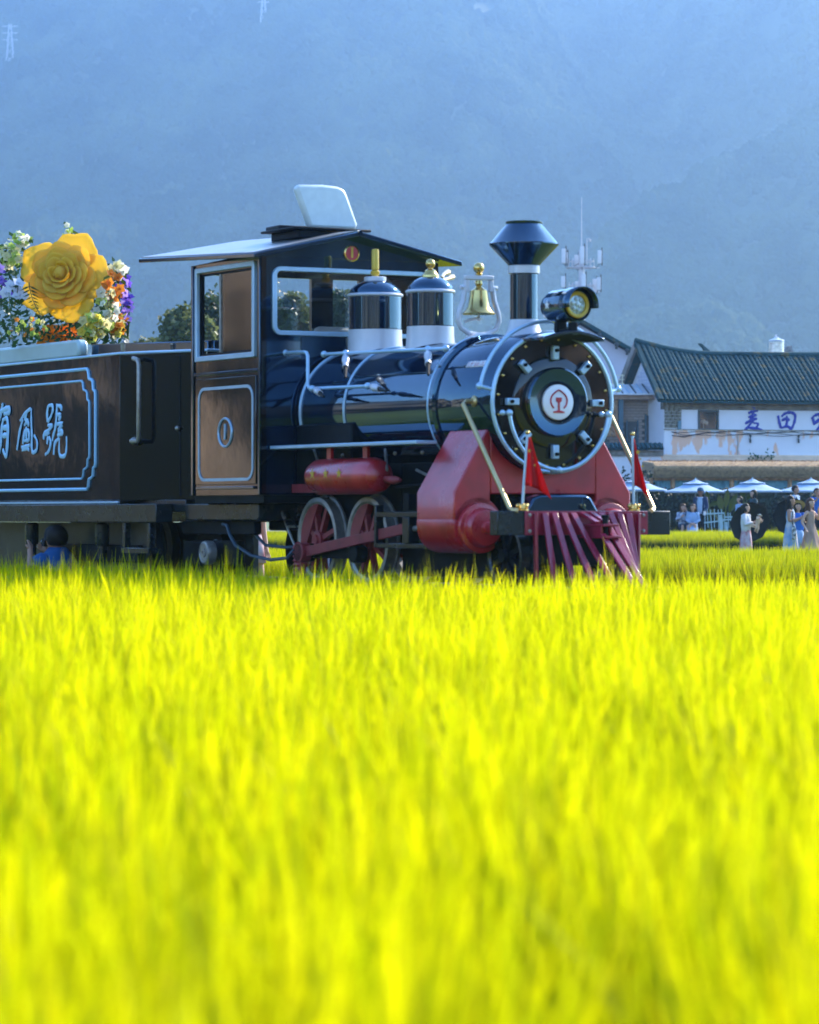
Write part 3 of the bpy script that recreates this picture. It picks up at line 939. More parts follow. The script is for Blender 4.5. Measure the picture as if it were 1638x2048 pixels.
for a_, c_ in ((1, .03),):
    vs = []
    for i in range(13):
        y = -.30 + .6*i/12
        vs.append((y, 2.66 + .06*math.cos(y/.30*PI/2) ))
    poly = [(q[0], q[1]) for q in vs] + [(q[0], q[1]-.03) for q in reversed(vs)]
    b.prism(poly, 0, -.02, .36)
b.build('lamp_shelf', M['black'], loco, bevel=0.006)

# pipes with valves along the boiler
def pipe(name, pts, r, joints, parent):
    b = TM(); b.tube(pts, r, 8); p = b.build(name, M['silver'], parent)
    for q in joints:
        b = TM(); b.ball(q, r*1.9); b.build('pipe_joint', M['silver'], p)
    return p
PV = .70
pA = pipe('injector_pipe', [(-3.70, PV, 2.68), (-3.30, PV, 2.672), (-3.25, PV, 2.665), (-3.225, PV, 2.63), (-3.225, PV, 2.37), (-3.20, PV, 2.335), (-3.15, PV, 2.325), (-2.05, PV, 2.312)], .017, [(-3.69, PV, 2.68), (-3.14, PV, 2.325), (-2.05, PV, 2.312)], loco)
pB = pipe('blower_pipe', [(-3.10, .60, 2.645), (-.78, .60, 2.600)], .017, [(-3.09, .60, 2.645), (-2.66, .60, 2.637), (-1.12, .60, 2.607), (-.80, .60, 2.60)], loco)
def valve(p, d, parent):
    p, d = Vector(p), Vector(d).normalized()
    b = TM(); b.tube([p, p+d*.05, p+d*.07, p+d*.14, p+d*.17, p+d*.20, p+d*.21, p+d*.24], [.014, .022, .034, .036, .024, .02, .03, .03], 10); v = b.build('valve_body', M['white'], parent)
    b = TM(); b.tube([p+d*.23, p+d*.32, p+d*.42], [.022, .016, .012], 8); b.build('valve_lever', M['rubber'], v)
valve((-2.64, .61, 2.63), (.55, .30, -.42), pB); valve((-1.10, .61, 2.60), (.55, .30, -.42), pB)
valve((-3.08, PV, 2.32), (.7, .2, -.15), pA); valve((-2.0, PV, 2.31), (.7, .1, -.1), pA)
# warning label stuck on the smokebox side
b = MB()
n = 6; vs = []; fs = []
A0, A1 = R(36.5), R(31)
for k in (0, 1):
    for i in range(n+1):
        t = A0 + (A1-A0)*i/n
        vs.append((-.60 + .36*k, -.6045*math.cos(t), BZ + .6045*math.sin(t)))
for i in range(n): fs.append((i, i+1, n+2+i, n+1+i))
b.add(vs, fs); sk = b.build('warning_label', M['print_white'], loco, solid=0.002)
t_mid = (A0+A1)/2
b = MB(); vs = []; fs = []
for k in (0, 1):
    for i in range(n+1):
        t = A0-R(.7) + (A1-A0+R(1.3))*i/n
        vs.append((-.58 + .325*k, -.6072*math.cos(t), BZ + .6072*math.sin(t)))
for i in range(n): fs.append((i, i+1, n+2+i, n+1+i))
b.add(vs, fs); b.build('label_field', M['label_red'], sk, solid=0.001)
t = link('label_text', text_mesh('高温勿触摸', .062, .0008, .0008), M['print_white'], sk)
t.location = (-.418, -.6095*math.cos(t_mid), BZ + .6095*math.sin(t_mid)); t.rotation_euler = (R(90)-t_mid, 0, 0)
# running board, firebox sides, hangers
b = TM(); b.box((-3.66, .66, 1.765), (-.84, .88, 1.80)); b.build('running_board', M['silver'], loco, bevel=0.008)
b = TM(); b.box((-3.66, -.88, 1.765), (-.84, -.66, 1.80)); b.build('running_board', M['silver'], loco, bevel=0.008)
b = TM(); b.box((-3.66, -.60, 1.36), (-2.55, .60, 2.0)); b.build('firebox', M['dark_steel'], loco, bevel=0.02)
b = TM(); b.box((-3.66, -.40, .80), (-1.95, .40, 1.62)); b.box((-1.949, -.40, .60), (-.3, .40, 1.62)); b.box((-.299, -.40, 1.0), (-.2, .40, 1.30)); b.build('main_frame', M['dark_steel'], loco, bevel=0.01)
b = TM(); b.box((-3.67, .30, 1.36), (-3.05, .64, 1.44)); b.build('ash_pan', M['red_wheel'], loco)
b = TM(); b.tube([(-2.95, .63, 1.78), (-2.95, .63, 1.30)], .012); b.build('drain_pipe', M['dark_steel'], loco)
for a, c in (((-3.3, .60, 1.77), (-2.95, .70, 1.55)), ((-1.9, .60, 1.74), (-1.65, .72, 1.55)), ((-1.5, .5, 1.55), (-.9, .62, 1.45))):
    b = TM(); b.tube([a, c], .014); b.build('sand_pipe', M['steel'], loco)
for k in range(5):
    b = TM(); b.ball((-2.7+.5*k, .61, 1.70), .018, 8); b.build('frame_bolt', M['steel'], loco)
# air tank
b = TM(); b.lathe([(0, 0), (.08, .015), (.14, .06), (.165, .14), (.165, 1.17), (.14, 1.25), (.08, 1.295), (0, 1.31)], (-2.97, .76, 1.50), 0, 36); tk = b.build('air_tank', M['red'], loco)
for uu in (-2.68, -1.98):
    b = TM(); b.box((uu-.04, .735, 1.64), (uu+.04, .765, 1.768)); b.build('tank_hanger', M['red'], tk)
b = TM(); b.tube([(-1.70, .72, 1.47), (-1.52, .72, 1.46), (-1.44, .70, 1.46)], [.03, .04, .02], 10); b.build('tank_outlet', M['red_wheel'], tk)
for k in range(3):
    st = MB(); st.prism(star_poly(.05), 1, -.002, .002); so = st.build('tank_star', M['gold_paint'], tk); so.location = (-2.70+.26*k, -(.76+.1655), 1.525)
# cylinder saddle: red housing with sloped shoulders
def saddle_outline(n=24):
    q = [(-.89, 1.12), (-.89, 1.345), (-.56, 1.885)]
    for i in range(n+1):
        t = PI + math.asin((BZ-1.885)/.606) + (PI - 2*math.asin((BZ-1.885)/.606))*i/n
        q.append((.606*math.cos(t), BZ + .606*math.sin(t)))
    q += [(.56, 1.885), (.89, 1.345), (.89, 1.12)]
    return q
outl = saddle_outline()
b = TM()
for u0, u1 in ((-.80, -.15),):
    # the shell is built from strips so that the opening in front stays open
    up = outl
    # side and shoulder skins, front face split round the opening
    b.prism([(.89, 1.10), (.89, 1.345), (.56, 1.885), (.53, 1.87), (.53, 1.10)], 0, u0, u1)
    b.prism([(-.89, 1.10), (-.53, 1.10), (-.53, 1.87), (-.56, 1.885), (-.89, 1.345)], 0, u0, u1)
    arc_in = [p for p in outl if abs(p[0]) < .529]
    b.prism([(-.53, 1.33), (.53, 1.33), (.53, 1.869)] + [(p[0], p[1]) for p in reversed(arc_in)] + [(-.53, 1.869)], 0, u0, u1)
b.build('cylinder_saddle', M['red'], loco, bevel=0.012)
for sgn in (1, -1):
    b = TM(); b.lathe([(0, -.83), (.20, -.82), (.245, -.79), (.245, -.17), (.235, -.15)], (0, .65*sgn, 1.065), 0, 40); cyl = b.build('cylinder', M['red'], loco)
    b = TM(); b.lathe([(.215, -.15), (.215, -.09), (.17, -.085), (.165, -.03), (.15, -.01), (.05, -.005), (.045, .03), (0, .035)], (0, .65*sgn, 1.04), 0, 36); b.build('cylinder_cover', M['red'], cyl, bevel=0.004)
b = TM(); b.box((-.60, -.52, 1.16), (-.5, .52, 1.33)); b.build('saddle_recess', M['dark_steel'], loco)
b = TM(); b.prism([(.30, 1.16), (.22, 1.30), (.14, 1.325), (-.30, 1.325), (-.36, 1.30), (-.45, 1.16)], 0, -.18, .05); b.build('buffer_box', M['black'], loco, bevel=0.02)
# pilot beam and cowcatcher
b = TM(); b.box((.40, -.86, .98), (.53, .86, 1.185)); bm_ = b.build('pilot_beam', M['deck'], loco, bevel=0.008)
b = TM(); b.box((.532, -.62, .982), (.545, .60, 1.183)); bp_ = b.build('beam_plate', M['red_bar'], bm_, bevel=0.003)
for v in (.555, -.575):
    for w in (1.015, 1.15):
        b = TM(); b.lathe([(.017, .545), (.012, .556), (0, .558)], (0, v, w), 0, 12); b.build('plate_bolt', M['steel'], bm_)
tops = [(.50, .40), (.395, .30), (.30, .205), (.20, .11)]
nb = 12
for i in range(nb):
    t = -1 + 2*i/(nb-1)
    vt = .51*t
    vb = .50*t
    ub = 1.48 - .92*abs(t)
    if abs(t) < .12 or 5 <= i <= 6:
        b = TM(); b.bar((.558, vt, 1.165), (.80, vt*1.02, 1.085), .05, .024); b.bar((.88, vt*1.05, .99), (ub, vb, .54), .055, .024)
    else:
        b = TM(); b.bar((.558, vt, 1.165), (ub, vb, .54), .055, .024)
    b.build('cowcatcher_bar', M['red_bar'], loco, bevel=0.004)
b = TM(); pts = [(1.48 - .92*abs(t), .50*t, .50) for t in [-1+2*i/20 for i in range(21)]]; b.tube(pts, .022, 8); b.build('cowcatcher_hoop', M['red_bar'], loco)
b = TM(); b.box((.55, -.09, 1.055), (.93, .07, 1.075)); b.box((.55, -.09, .955), (.96, .07, .975)); b.box((.60, -.06, .975), (.86, -.04, 1.055)); b.box((.60, .03, .975), (.86, .05, 1.055)); cp = b.build('coupling_pocket', M['red_bar'], loco, bevel=0.003)
b = TM(); b.lathe([(.025, .94), (.025, 1.12), (.034, 1.125), (.034, 1.15), (0, 1.152)], (.83, -.01, 0), 2, 12); b.build('coupling_pin', M['dark_steel'], cp)
# stay rods
for sgn in (1, -1):
    b = TM()
    pts = [(-.30, .60*sgn, 2.125), (-.30, .68*sgn, 2.125), (-.28, .725*sgn, 2.10), (.48, .715*sgn, 1.21), (.50, .70*sgn, 1.19), (.53, .66*sgn, 1.188)]
    b.tube(pts, .021, 10); sr = b.build('stay_rod', M['brass_rod'], loco)
    b = MB(); b.lathe([(.05, 0), (.05, .012), (.028, .03), (0, .03)], (0, 0, 0), 1, 20); fl = b.build('rod_flange', M['brass_rod'], sr); fl.location = (-.30, -.598*sgn, 2.125); fl.rotation_euler = (0 if sgn < 0 else PI, 0, 0)
# wheels
def wheel(u, v, z, r, spokes, cw, rimmat, name='driving_wheel', sm=None):
    sm = sm or M['red_wheel']
    b = MB()
    b.lathe([(r*.84, -.03), (r*.9, -.045), (r, -.04), (r, .05), (r+.025, .055), (r+.025, .075), (r*.84, .06), (r*.84, -.03)], (0, 0, 0), 1, 48, cap=False)
    w = b.build(name, rimmat, loco)
    for k in range(spokes):
        t = 2*PI*k/spokes + .3
        s_ = MB(); s_.bar((r*.15*math.cos(t), 0, r*.15*math.sin(t)), (r*.86*math.cos(t), 0, r*.86*math.sin(t)), .045, .05, up=(0, 1, 0)); s_.build('spoke', sm, w)
    h = MB(); h.lathe([(0, -.07), (.05, -.07), (.055, -.05), (r*.22, -.045), (r*.22, .05)], (0, 0, 0), 1, 24); h.build('hub', sm, w)
    if cw:
        t0 = R(cw)
        poly = [(r*.85*math.cos(t0+R(a)), r*.85*math.sin(t0+R(a))) for a in range(-62, 63, 8)]
        c_ = MB(); c_.prism(poly, 1, -.035, .03); c_.build('counterweight', M['red_wheel'], w)
    w.location = (u, -v, z)
    if v < 0: w.rotation_euler = (0, 0, PI)
    return w
for u in (-3.31, -2.32):
    for v in (.52, -.52): wheel(u, v, .915, .40, 8, 150, M['steel'])
for v in (.50, -.50): wheel(.10, v, .80, .285, 8, 0, M['deck'], 'pilot_wheel', M['dark_steel'])
b = TM(); b.box((-.25, -.42, .72), (.38, .42, .98)); b.box((-.4, -.3, .98), (.42, .3, 1.15)); b.build('pilot_truck', M['dark_steel'], loco, bevel=0.02)
b = TM(); b.bar((-3.32, .70, .80), (-1.36, .70, 1.03), .03, .095); b.lathe([(.09, -.05), (.09, .05)], (-3.32, .70, .80), 1, 20); b.build('main_rod', M['red_wheel'], loco, bevel=0.006)
b = TM(); b.bar((-3.42, .63, .80), (-2.28, .63, .80), .035, .10); b.lathe([(.085, -.06), (.085, .12)], (-3.34, .63, .80), 1, 20); b.lathe([(.085, -.06), (.085, .06)], (-2.36, .63, .80), 1, 20); b.build('coupling_rod', M['dark_steel'], loco, bevel=0.006)
b = TM(); b.box((-1.86, .66, .86), (-1.82, .74, 1.24)); b.box((-1.82, .66, 1.13), (-.83, .74, 1.18)); b.box((-1.82, .66, .855), (-.83, .74, .90)); b.box((-1.30, .64, .901), (-1.18, .76, 1.129)); b.box((-1.1, .60, .902), (-.84, .70, 1.128))
b.build('crosshead_guide', M['deck'], loco, bevel=0.006)
b = TM(); b.tube([(-1.20, .70, 1.03), (-.80, .70, 1.05)], .025); b.build('piston_rod', M['steel'], loco)
b = TM(); b.box((-1.35, .64, 1.19), (-1.25, .72, 1.34)); b.box((-1.12, .64, 1.19), (-1.06, .70, 1.30)); b.tube([(-1.6, .66, 1.40), (-.85, .66, 1.42)], .014); b.build('lubricator', M['dark_steel'], loco, bevel=0.006)
# ------------------------------------------------------------------ tender
M['tender'] = mat('tender_black_panel', (0.0015, 0.003, 0.005), 0.07, 0, 0.45, 0.3, var=0.4, vscale=2, bump=0.16, bscale=2.0, rvar=.05)
M['letter'] = mat('sky_blue_letter_paint', (0.34, 0.60, 0.82), 0.4, 0.1, 0.5, var=0.05)
tender = empty('tender', TRAIN_O, ROT_TRAIN, 'black tender with blue framed Chinese lettering coupled behind the locomotive cab', 'tender')
TU0, TU1, TW0, TW1 = -11.4, -6.92, 1.305, 2.80
b = TM(); b.box((TU0, .915, TW0), (TU1, .955, TW1)); tsd = b.build('side_panel', M['tender'], tender, bevel=0.006)
b = TM(); b.box((TU0, -.955, TW0), (TU1, -.915, TW1)); b.build('side_panel', M['tender'], tender, bevel=0.006)
b = TM()
for sg in (1, -1):
    p = [(TU1+.002, .955*sg), (-5.62, .60*sg), (-5.64, .56*sg), (TU1+.002, .915*sg)]
    b.prism(p, 2, TW0, TW1-.02)
b.box((-5.66, -.56, TW0), (-5.62, .56, TW1-.02))
b.build('front_panel', M['black_wavy'], tender)
b = TM(); b.box((TU0, -.912, 2.55), (-6.95, .912, 2.60)); b.build('tender_deck', M['dark_steel'], tender)
# rounded top rim, higher inner coaming
b = TM(); b.tube([(TU0, .945, TW1+.004), (TU1, .945, TW1+.004), (-5.62, .585, TW1-.01), (-5.62, -.585, TW1-.01), (TU1, -.945, TW1+.004), (TU0, -.945, TW1+.004)], .016, 8); b.build('top_rim', M['silver'], tender)
b = TM()
for sg in (1, -1):
    b.hexa([(-8.0, .80*sg, 2.61), (-5.9, .45*sg, 2.61), (-5.9, .40*sg, 2.61), (-8.0, .75*sg, 2.61), (-8.0, .80*sg, 2.95), (-5.9, .45*sg, 2.90), (-5.9, .40*sg, 2.90), (-8.0, .75*sg, 2.95)])
b.box((-5.90, -.40, 2.60), (-5.86, .40, 2.90))
b.build('coal_bunker', M['black'], tender, bevel=0.01)
# door handle, seam, knob
b = TM()
ax = Vector((1.30, -.355, 0)).normalized(); nrm = Vector((.355, 1.30, 0)).normalized()
def on_door(s_, o, w): return Vector((TU1, .955, w)) + ax*s_ + nrm*o
b.tube([on_door(.30, 0, 2.72), on_door(.30, .07, 2.74), on_door(.40, .10, 2.72), on_door(.42, .10, 2.68), on_door(.42, .10, 1.94), on_door(.40, .10, 1.90), on_door(.28, .08, 1.90), on_door(.28, 0, 1.90)], .024, 10)
b.ball(on_door(.27, .03, 1.90), .045); b.build('door_handrail', M['steel'], tender)
b = TM(); p = on_door(.95, .002, 0); b.bar(on_door(.95, .003, 1.34), on_door(.95, .003, 2.75), .012, .006, up=tuple(nrm)); b.build('door_seam', M['dark_steel'], tender)
b = TM(); b.ball(on_door(.93, .02, 2.02), .028); b.build('door_knob', M['steel'], tender)
b = TM(); b.tube([(-6.90, .93, 2.80), (-6.90, .93, 2.90)], [.02, .028], 8); b.ball((-6.90, .93, 2.91), .03); b.build('lifting_eye', M['steel'], tender)
# double lined frame with stepped corners
def stepped(a1, b0, b1, s, a0=TU0+.3):
    return [(a0, b0), (a1-2*s, b0), (a1-1.7*s, b0+.25*s), (a1-1.5*s, b0+.95*s), (a1-.95*s, b0+1.05*s), (a1-.6*s, b0+1.25*s), (a1-.5*s, b0+2*s), (a1-.1*s, b0+2.15*s), (a1, b0+2.5*s),
            (a1, b1-2.5*s), (a1-.1*s, b1-2.15*s), (a1-.5*s, b1-2*s), (a1-.6*s, b1-1.25*s), (a1-.95*s, b1-1.05*s), (a1-1.5*s, b1-.95*s), (a1-1.7*s, b1-.25*s), (a1-2*s, b1), (a0, b1)]
for a1, b0, b1, s, r in ((-7.52, 1.42, 2.675, .11, .019), (-7.68, 1.53, 2.555, .10, .013)):
    b = TM(); b.tube([(q[0], .962, q[1]) for q in stepped(a1, b0, b1, s)], r, 6); b.build('frame_line', M['letter'], tender)
TMX = Matrix.Translation(TRAIN_O) @ Matrix.Rotation(ROT_TRAIN, 4, 'Z')
def tside(x, y):
    """a spot of the photograph's lettering (in tenths of its pixels) on the tender side"""
    return TMX.inverted() @ seen_on(x/10.92, 780+y/10.92, track(-8, .966), SIDE)
HAO = [[(1055, 340), (1030, 500), (1035, 700)], [(1060, 345), (1140, 340), (1150, 450), (1110, 570)], [(1120, 560), (1040, 690)], [(1040, 770), (1145, 780)], [(1140, 790), (1040, 890), (955, 960), (950, 1085)], [(960, 980), (1070, 930)], [(1040, 1010), (1020, 1180)], [(1060, 1020), (1095, 1150), (1060, 1320), (980, 1410)],
       [(1230, 300), (1225, 520), (1200, 800), (1150, 1000), (1130, 1110)], [(1235, 335), (1320, 370), (1320, 450)], [(1230, 540), (1315, 540)], [(1315, 560), (1265, 660)], [(1215, 750), (1350, 730), (1250, 860)], [(1235, 985), (1330, 955), (1330, 890), (1250, 905)], [(1275, 1045), (1180, 1160), (1150, 1410)], [(1275, 1050), (1270, 1350), (1310, 1445), (1400, 1420), (1430, 1250), (1430, 1010)]]
FENG = [[(670, 405), (560, 500), (440, 670)], [(500, 640), (430, 900), (370, 1310)], [(680, 400), (680, 700), (692, 1000), (690, 1250), (720, 1365), (800, 1290), (800, 1110), (740, 990)], [(590, 480), (545, 640), (610, 660)], [(520, 770), (600, 690), (615, 800)], [(535, 850), (490, 1180)], [(520, 930), (605, 880), (620, 1080), (520, 1110)], [(560, 800), (565, 1110)], [(460, 1250), (560, 1235), (640, 1200)], [(470, 1315), (560, 1275), (625, 1310)]]
YOU = [[(-150, 590), (0, 480), (110, 420), (195, 400), (200, 490), (90, 520)], [(60, 290), (20, 500), (-60, 760), (-160, 960)], [(60, 660), (150, 625), (170, 900), (150, 1300), (120, 1450), (60, 1300)], [(60, 650), (30, 900), (0, 1250), (-30, 1380)], [(50, 830), (155, 815)], [(45, 1000), (155, 985)]]
for st_, r_ in ((HAO, .0225), (FENG, .0225), (YOU, .030)):
    b = brush_strokes(st_, tside, r_); b.build('lettering', M['letter'], tender, sharp=50)
# beam, steps, bogie
b = TM(); b.box((TU0, .80, 1.075), (-5.98, .985, 1.262)); b.box((TU0, -.985, 1.075), (-5.98, -.80, 1.262)); b.box((TU0, -.79, 1.18), (-5.70, .79, 1.304)); b.box((TU0, .80, 1.264), (-6.93, .954, 1.304)); b.build('side_beam', M['deck'], tender, bevel=0.008)
b = TM(); b.box((TU0, .957, 1.268), (-6.92, .982, 1.290)); b.build('beam_strip', M['silver'], tender, bevel=0.004)
b = TM(); b.box((-5.69, -.80, 1.10), (-4.05, .80, 1.26)); b.prism([(-4.049, -.4), (-3.6, -.2), (-3.6, .2), (-4.049, .4)], 2, 1.12, 1.24); b.build('drawbar_deck', M['deck'], tender, bevel=0.01)
b = TM(); b.box((-5.97, .62, .96), (-4.35, .70, 1.095)); b.box((-5.97, -.70, .96), (-4.35, -.62, 1.095)); b.build('footplate_valance', M['dark_steel'], tender, bevel=0.008)
b = TM(); b.box((TU0, .58, .52), (-6.95, .64, 1.07)); b.box((TU0, -.64, .52), (-6.95, -.58, 1.07)); b.build('underframe_plate', M['frame_grey'], tender)
for uu in (-9.62, -7.72):
    b = TM(); b.lathe([(.07, 0), (.075, .02), (.075, .22), (.05, .24)], (uu, .80, .83), 2, 16); b.lathe([(.05, -.14), (.05, .0)], (uu, .80, .83), 2, 12); b.build('spring_strut', M['deck'], tender)
b = TM()
for uu in (-6.80, -6.20): b.box((uu-.035, .90, .82), (uu+.035, .97, 1.07))
b.box((-6.834, .84, .76), (-6.166, .985, .818)); b.build('step', M['deck'], tender, bevel=0.006)
for u in (-5.62, -7.2, -9.0):
    b = MB(); b.lathe([(.10, -.045), (.30, -.04), (.31, .04), (.335, .05), (.335, .07), (.10, .06)], (0, 0, 0), 1, 32)
    for sg in (1, -1):
        o = link('tender_wheel', b.mesh('tender_wheel'), M['dark_steel'], tender) if sg == 1 else again(o, tender)
        o.location = (u, -.52*sg, .80); o.rotation_euler = (0, 0, 0 if sg == 1 else PI)
b = TM(); b.box((-6.0, .60, .66), (-4.75, .68, .90)); b.box((-9.3, .66, .66), (-7.0, .72, .84)); b.build('axle_frame', M['dark_steel'], tender, bevel=0.01)
b = MB(); b.lathe([(.115, .0), (.118, .07), (.11, .09), (.095, .095), (.09, .088), (.045, .088), (.042, .10), (.02, .10), (.018, .09), (0, .09)], (0, 0, 0), 1, 32)
jb = b.build('axle_cap', M['steel'], tender); jb.location = (-5.20, -.74, .78); jb.rotation_euler = (PI, 0, 0)
b = TM(); b.tube([(-5.40, .60, .80), (-5.40, .75, .80)], [.11, .07], 16); b.build('axle_box', M['silver'], tender)
for pts, r, mm in (([(-5.0, .72, 1.06), (-4.86, .74, 1.05), (-4.80, .74, .96), (-4.72, .72, .86), (-4.5, .66, .76), (-4.2, .6, .72), (-3.95, .55, .74), (-3.86, .5, .84)], .017, 'blue_hose'),
                   ([(-4.55, .66, 1.10), (-4.45, .66, .98), (-4.3, .6, .86), (-4.05, .5, .84), (-3.7, .45, .86)], .016, 'blue_hose'),
                   ([(-4.15, .50, 1.16), (-3.98, .48, .92), (-3.9, .46, .80)], .013, 'steel'), ([(-4.2, .48, 1.04), (-3.7, .48, 1.04)], .012, 'steel'),
                   ([(-4.35, .55, 1.17), (-4.05, .55, 1.17), (-4.0, .55, 1.12)], .018, 'steel'), ([(-3.95, .5, 1.12), (-3.72, .45, .90)], .015, 'dark_steel')):
    b = TM(); b.tube(pts, r, 8); b.build('coupling_hose', M[mm], tender)
b = TM(); b.box((-4.1, -.2, .80), (-3.6, .25, .98)); b.box((-4.45, .1, 1.0), (-4.05, .5, 1.10)); b.build('drawbar', M['dark_steel'], tender, bevel=0.02)
b = TM(); b.tube([(-3.62+.012*(k % 2), .56, .60+.02*k) for k in range(14)], [.075 if k % 2 else .09 for k in range(14)], 14); b.build('dust_bellows', M['spring_red'], tender)
# pale curved lid standing on the tender edge
b = TM(); b.prism(round_rect(-11.3, -8.02, 2.81, 3.0, .08), 1, .82, .94); b.build('bench_back', mat('pale_teal_panel', (0.40, 0.52, 0.52), .35, var=.05), tender, bevel=0.03)

# ------------------------------------------------------------------ small flags on the pilot beam
def flag(label, v, lean, fold):
    e = empty('small_flag', track(.47, v, 1.187), 0, label, 'flag', 'red flags on the pilot beam')
    b = MB(); b.lathe([(.055, 0), (.055, .012), (.03, .02), (.028, .05), (.018, .06)], (0,0,0), 2, 16); b.ball((-.035, 0, .04), .022); b.ball((.035, 0, .04), .022); b.build('flag_socket', M['brass'], e)
    b = MB(); b.tube([(0, 0, .03), (lean, 0, .64)], .012, 8); b.build('flag_pole', M['silver'], e)
    b = MB(); b.ball((lean, 0, .655), .02); b.build('pole_finial', M['brass'], e)
    vs = []; fs = []
    nx, nz = 12, 12
    for j in range(nz+1):
        t = j/nz
        for i in range(nx+1):
            s = i/nx
            wid = fold*(0.12 + .88*t)
            x = lean*(1-t*.8) + wid*s
            y = .028*math.sin(s*9+t*2)*(.3+t) + .02*math.sin(s*21+1)*t
            z = .615 - .40*t*(1-.05*s) - (.04*s + .10*s*s*t)*(1 if t > .2 else t*5)
            vs.append((x, y, z))
    for j in range(nz):
        for i in range(nx):
            a = j*(nx+1)+i; fs.append((a, a+1, a+nx+2, a+nx+1))
    b = MB(); b.add(vs, fs); c = b.build('flag_cloth', M['flag'], e, solid=0.003, sharp=0)
    c.data.polygons.foreach_set('use_smooth', [True]*len(c.data.polygons))
    for k in range(3):
        st = MB(); st.prism(star_poly(.014 if k else .022), 1, -.003, .003); so = st.build('flag_star', M['gold_paint'], e); so.location = (lean*.5+.04+.02*k, -.012, .50-.06*k)
flag('small red flag folded on its pole before the smokebox door', .585, .045, .235)
flag('small red flag beside the black end of the pilot beam, against the umbrellas', -.525, -.01, .135)

# ------------------------------------------------------------------ flowers on the tender
M['petal'] = leaf_mat('yellow_foam_petal', (0.93, 0.64, 0.06), (0.95, 0.70, 0.10), 0.6, 0.6)
M['petal_o'] = leaf_mat('orange_foam_petal', (0.90, 0.34, 0.008), (0.92, 0.42, 0.01), 0.6, 0.6)
def petal_mesh(r0, L, half, tilt0, tilt1, point=.15, wav=.02, n=9, seed=0):
    rr = random.Random(seed); ph = rr.uniform(0, 6)
    vs = []; fs = []
    for i in range(n+1):
        s = -1+2*i/n
        Ls = L*(1 - .30*abs(s)**2.4) * (1 + wav*2*math.sin(s*7+ph))
        r, z = r0, 0.0
        for j in range(n+1):
            t = j/n
            wprof = math.sin(min(1, .25+t*.95)*PI*.62)/math.sin(PI*.62) if t < .8 else 1.0-.12*(t-.8)/.2
            ang = s*half*min(1.06, wprof)
            tl = tilt0 + (tilt1-tilt0)*t**2
            vs.append((r*math.cos(ang), r*math.sin(ang), z + .03*L*math.sin(s*5+ph)*t + (point*L*.5*max(0, 1-abs(s)*3)*max(0, t-.7))))
            r += math.sin(tl)*Ls/n; z += math.cos(tl)*Ls/n
    m = n+1
    for i in range(n):
        for j in range(n):
            fs.append((i*m+j, (i+1)*m+j, (i+1)*m+j+1, i*m+j+1))
    me = bpy.data.meshes.new('petal'); me.from_pydata(vs, [], fs)
    me.polygons.foreach_set('use_smooth', [True]*len(fs))
    return me
def rose(name, label, loc, axis, size, m, seed, spin=0):
    e = empty(name, loc, 0, label, 'flower')
    e.rotation_mode = 'QUATERNION'
    e.rotation_quaternion = Vector(axis).normalized().to_track_quat('Z', 'Y') @ Euler((0, 0, spin)).to_quaternion()
    rr = random.Random(seed)
    b = MB(); b.ball((0, 0, .06*size), .11*size, 12, (1, 1, 1.3)); b.build('flower_bud', m, e)
    b = MB(); b.lathe([(.02, -.02), (.16, -.05), (.30, -.16), (.26, -.20), (0, -.21)], (0, 0, 0), 2, 24); b.v = [(q[0]*size, q[1]*size, q[2]*size) for q in b.v]; b.build('flower_base', m, e)
    rows = [(3, .07, .20, 1.15, 5, 25), (4, .09, .24, .95, 12, 45), (5, .12, .26, .80, 24, 70), (6, .15, .29, .68, 38, 82), (7, .18, .33, .60, 52, 90), (7, .22, .38, .60, 64, 100), (5, .27, .52, .72, 80, 104)]
    for k, (cnt, r0, L, half, t0, t1) in enumerate(rows):
        me = petal_mesh(r0*size, L*size, half, R(t0), R(t1), .22, .012 if k < 6 else .03, 9, seed*31+k)
        me.materials.append(m)
        for i in range(cnt):
            o = link('petal', me, None, e, solid=.004)
            a = 2*PI*(i + .5*(k % 2) + rr.uniform(-.12, .12))/cnt + k*.37
            o.rotation_euler = (rr.uniform(-.05, .05), rr.uniform(-.05, .05), a)
            o.location = (0, 0, (-.015 - .028*k)*size + .006*(i % 2))
    return e
rp = track(-8.35, .20, 0); 
pc = place(122, 548, 36.6)
rose('giant_rose', 'giant yellow foam rose facing out above the tender', pc, (-.18, -1, .22), .66, M['petal'], 3, .3)
pc2 = place(122, 682, 37.2)
rose('orange_rose', 'orange foam rose low behind the pale panel, under the yellow rose', pc2 + Vector((0, .1, 0)), (.1, -1, .5), .36, M['petal_o'], 8)

M['stem'] = leaf_mat('flower_stem', (0.05, 0.10, 0.02), (0.08, 0.14, 0.03), 0.2)
bl_m = {}
def blossom_mat(k, lo, hi):
    bl_m[k] = leaf_mat(k+'_blossom', lo, hi, 0.5, 0.6)
blossom_mat('white', (.72, .70, .52), (.82, .80, .70)); blossom_mat('cream', (.75, .66, .30), (.80, .74, .45)); blossom_mat('purple', (.12, .05, .55), (.45, .30, .75)); blossom_mat('orange', (.75, .20, .01), (.78, .30, .04))
blossom_mat('yellow', (.75, .55, .05), (.78, .70, .12)); blossom_mat('lime', (.35, .50, .06), (.55, .65, .15)); blossom_mat('bluewhite', (.60, .64, .75), (.74, .76, .80))
def blossom(k):
    b = MB()
    for i in range(5):
        t = 2*PI*i/5
        c, s = math.cos(t), math.sin(t); px, py = -s, c
        b.add([(0, 0, 0), (c*.55+px*.42, s*.55+py*.42, .22), (c*1.0, s*1.0, .30), (c*.55-px*.42, s*.55-py*.42, .22)], [(0, 1, 2, 3)])
    b.ball((0, 0, .16), .24, 5)
    me = b.mesh('blossom', 60, recalc=False); me.materials.append(bl_m[k]); return me
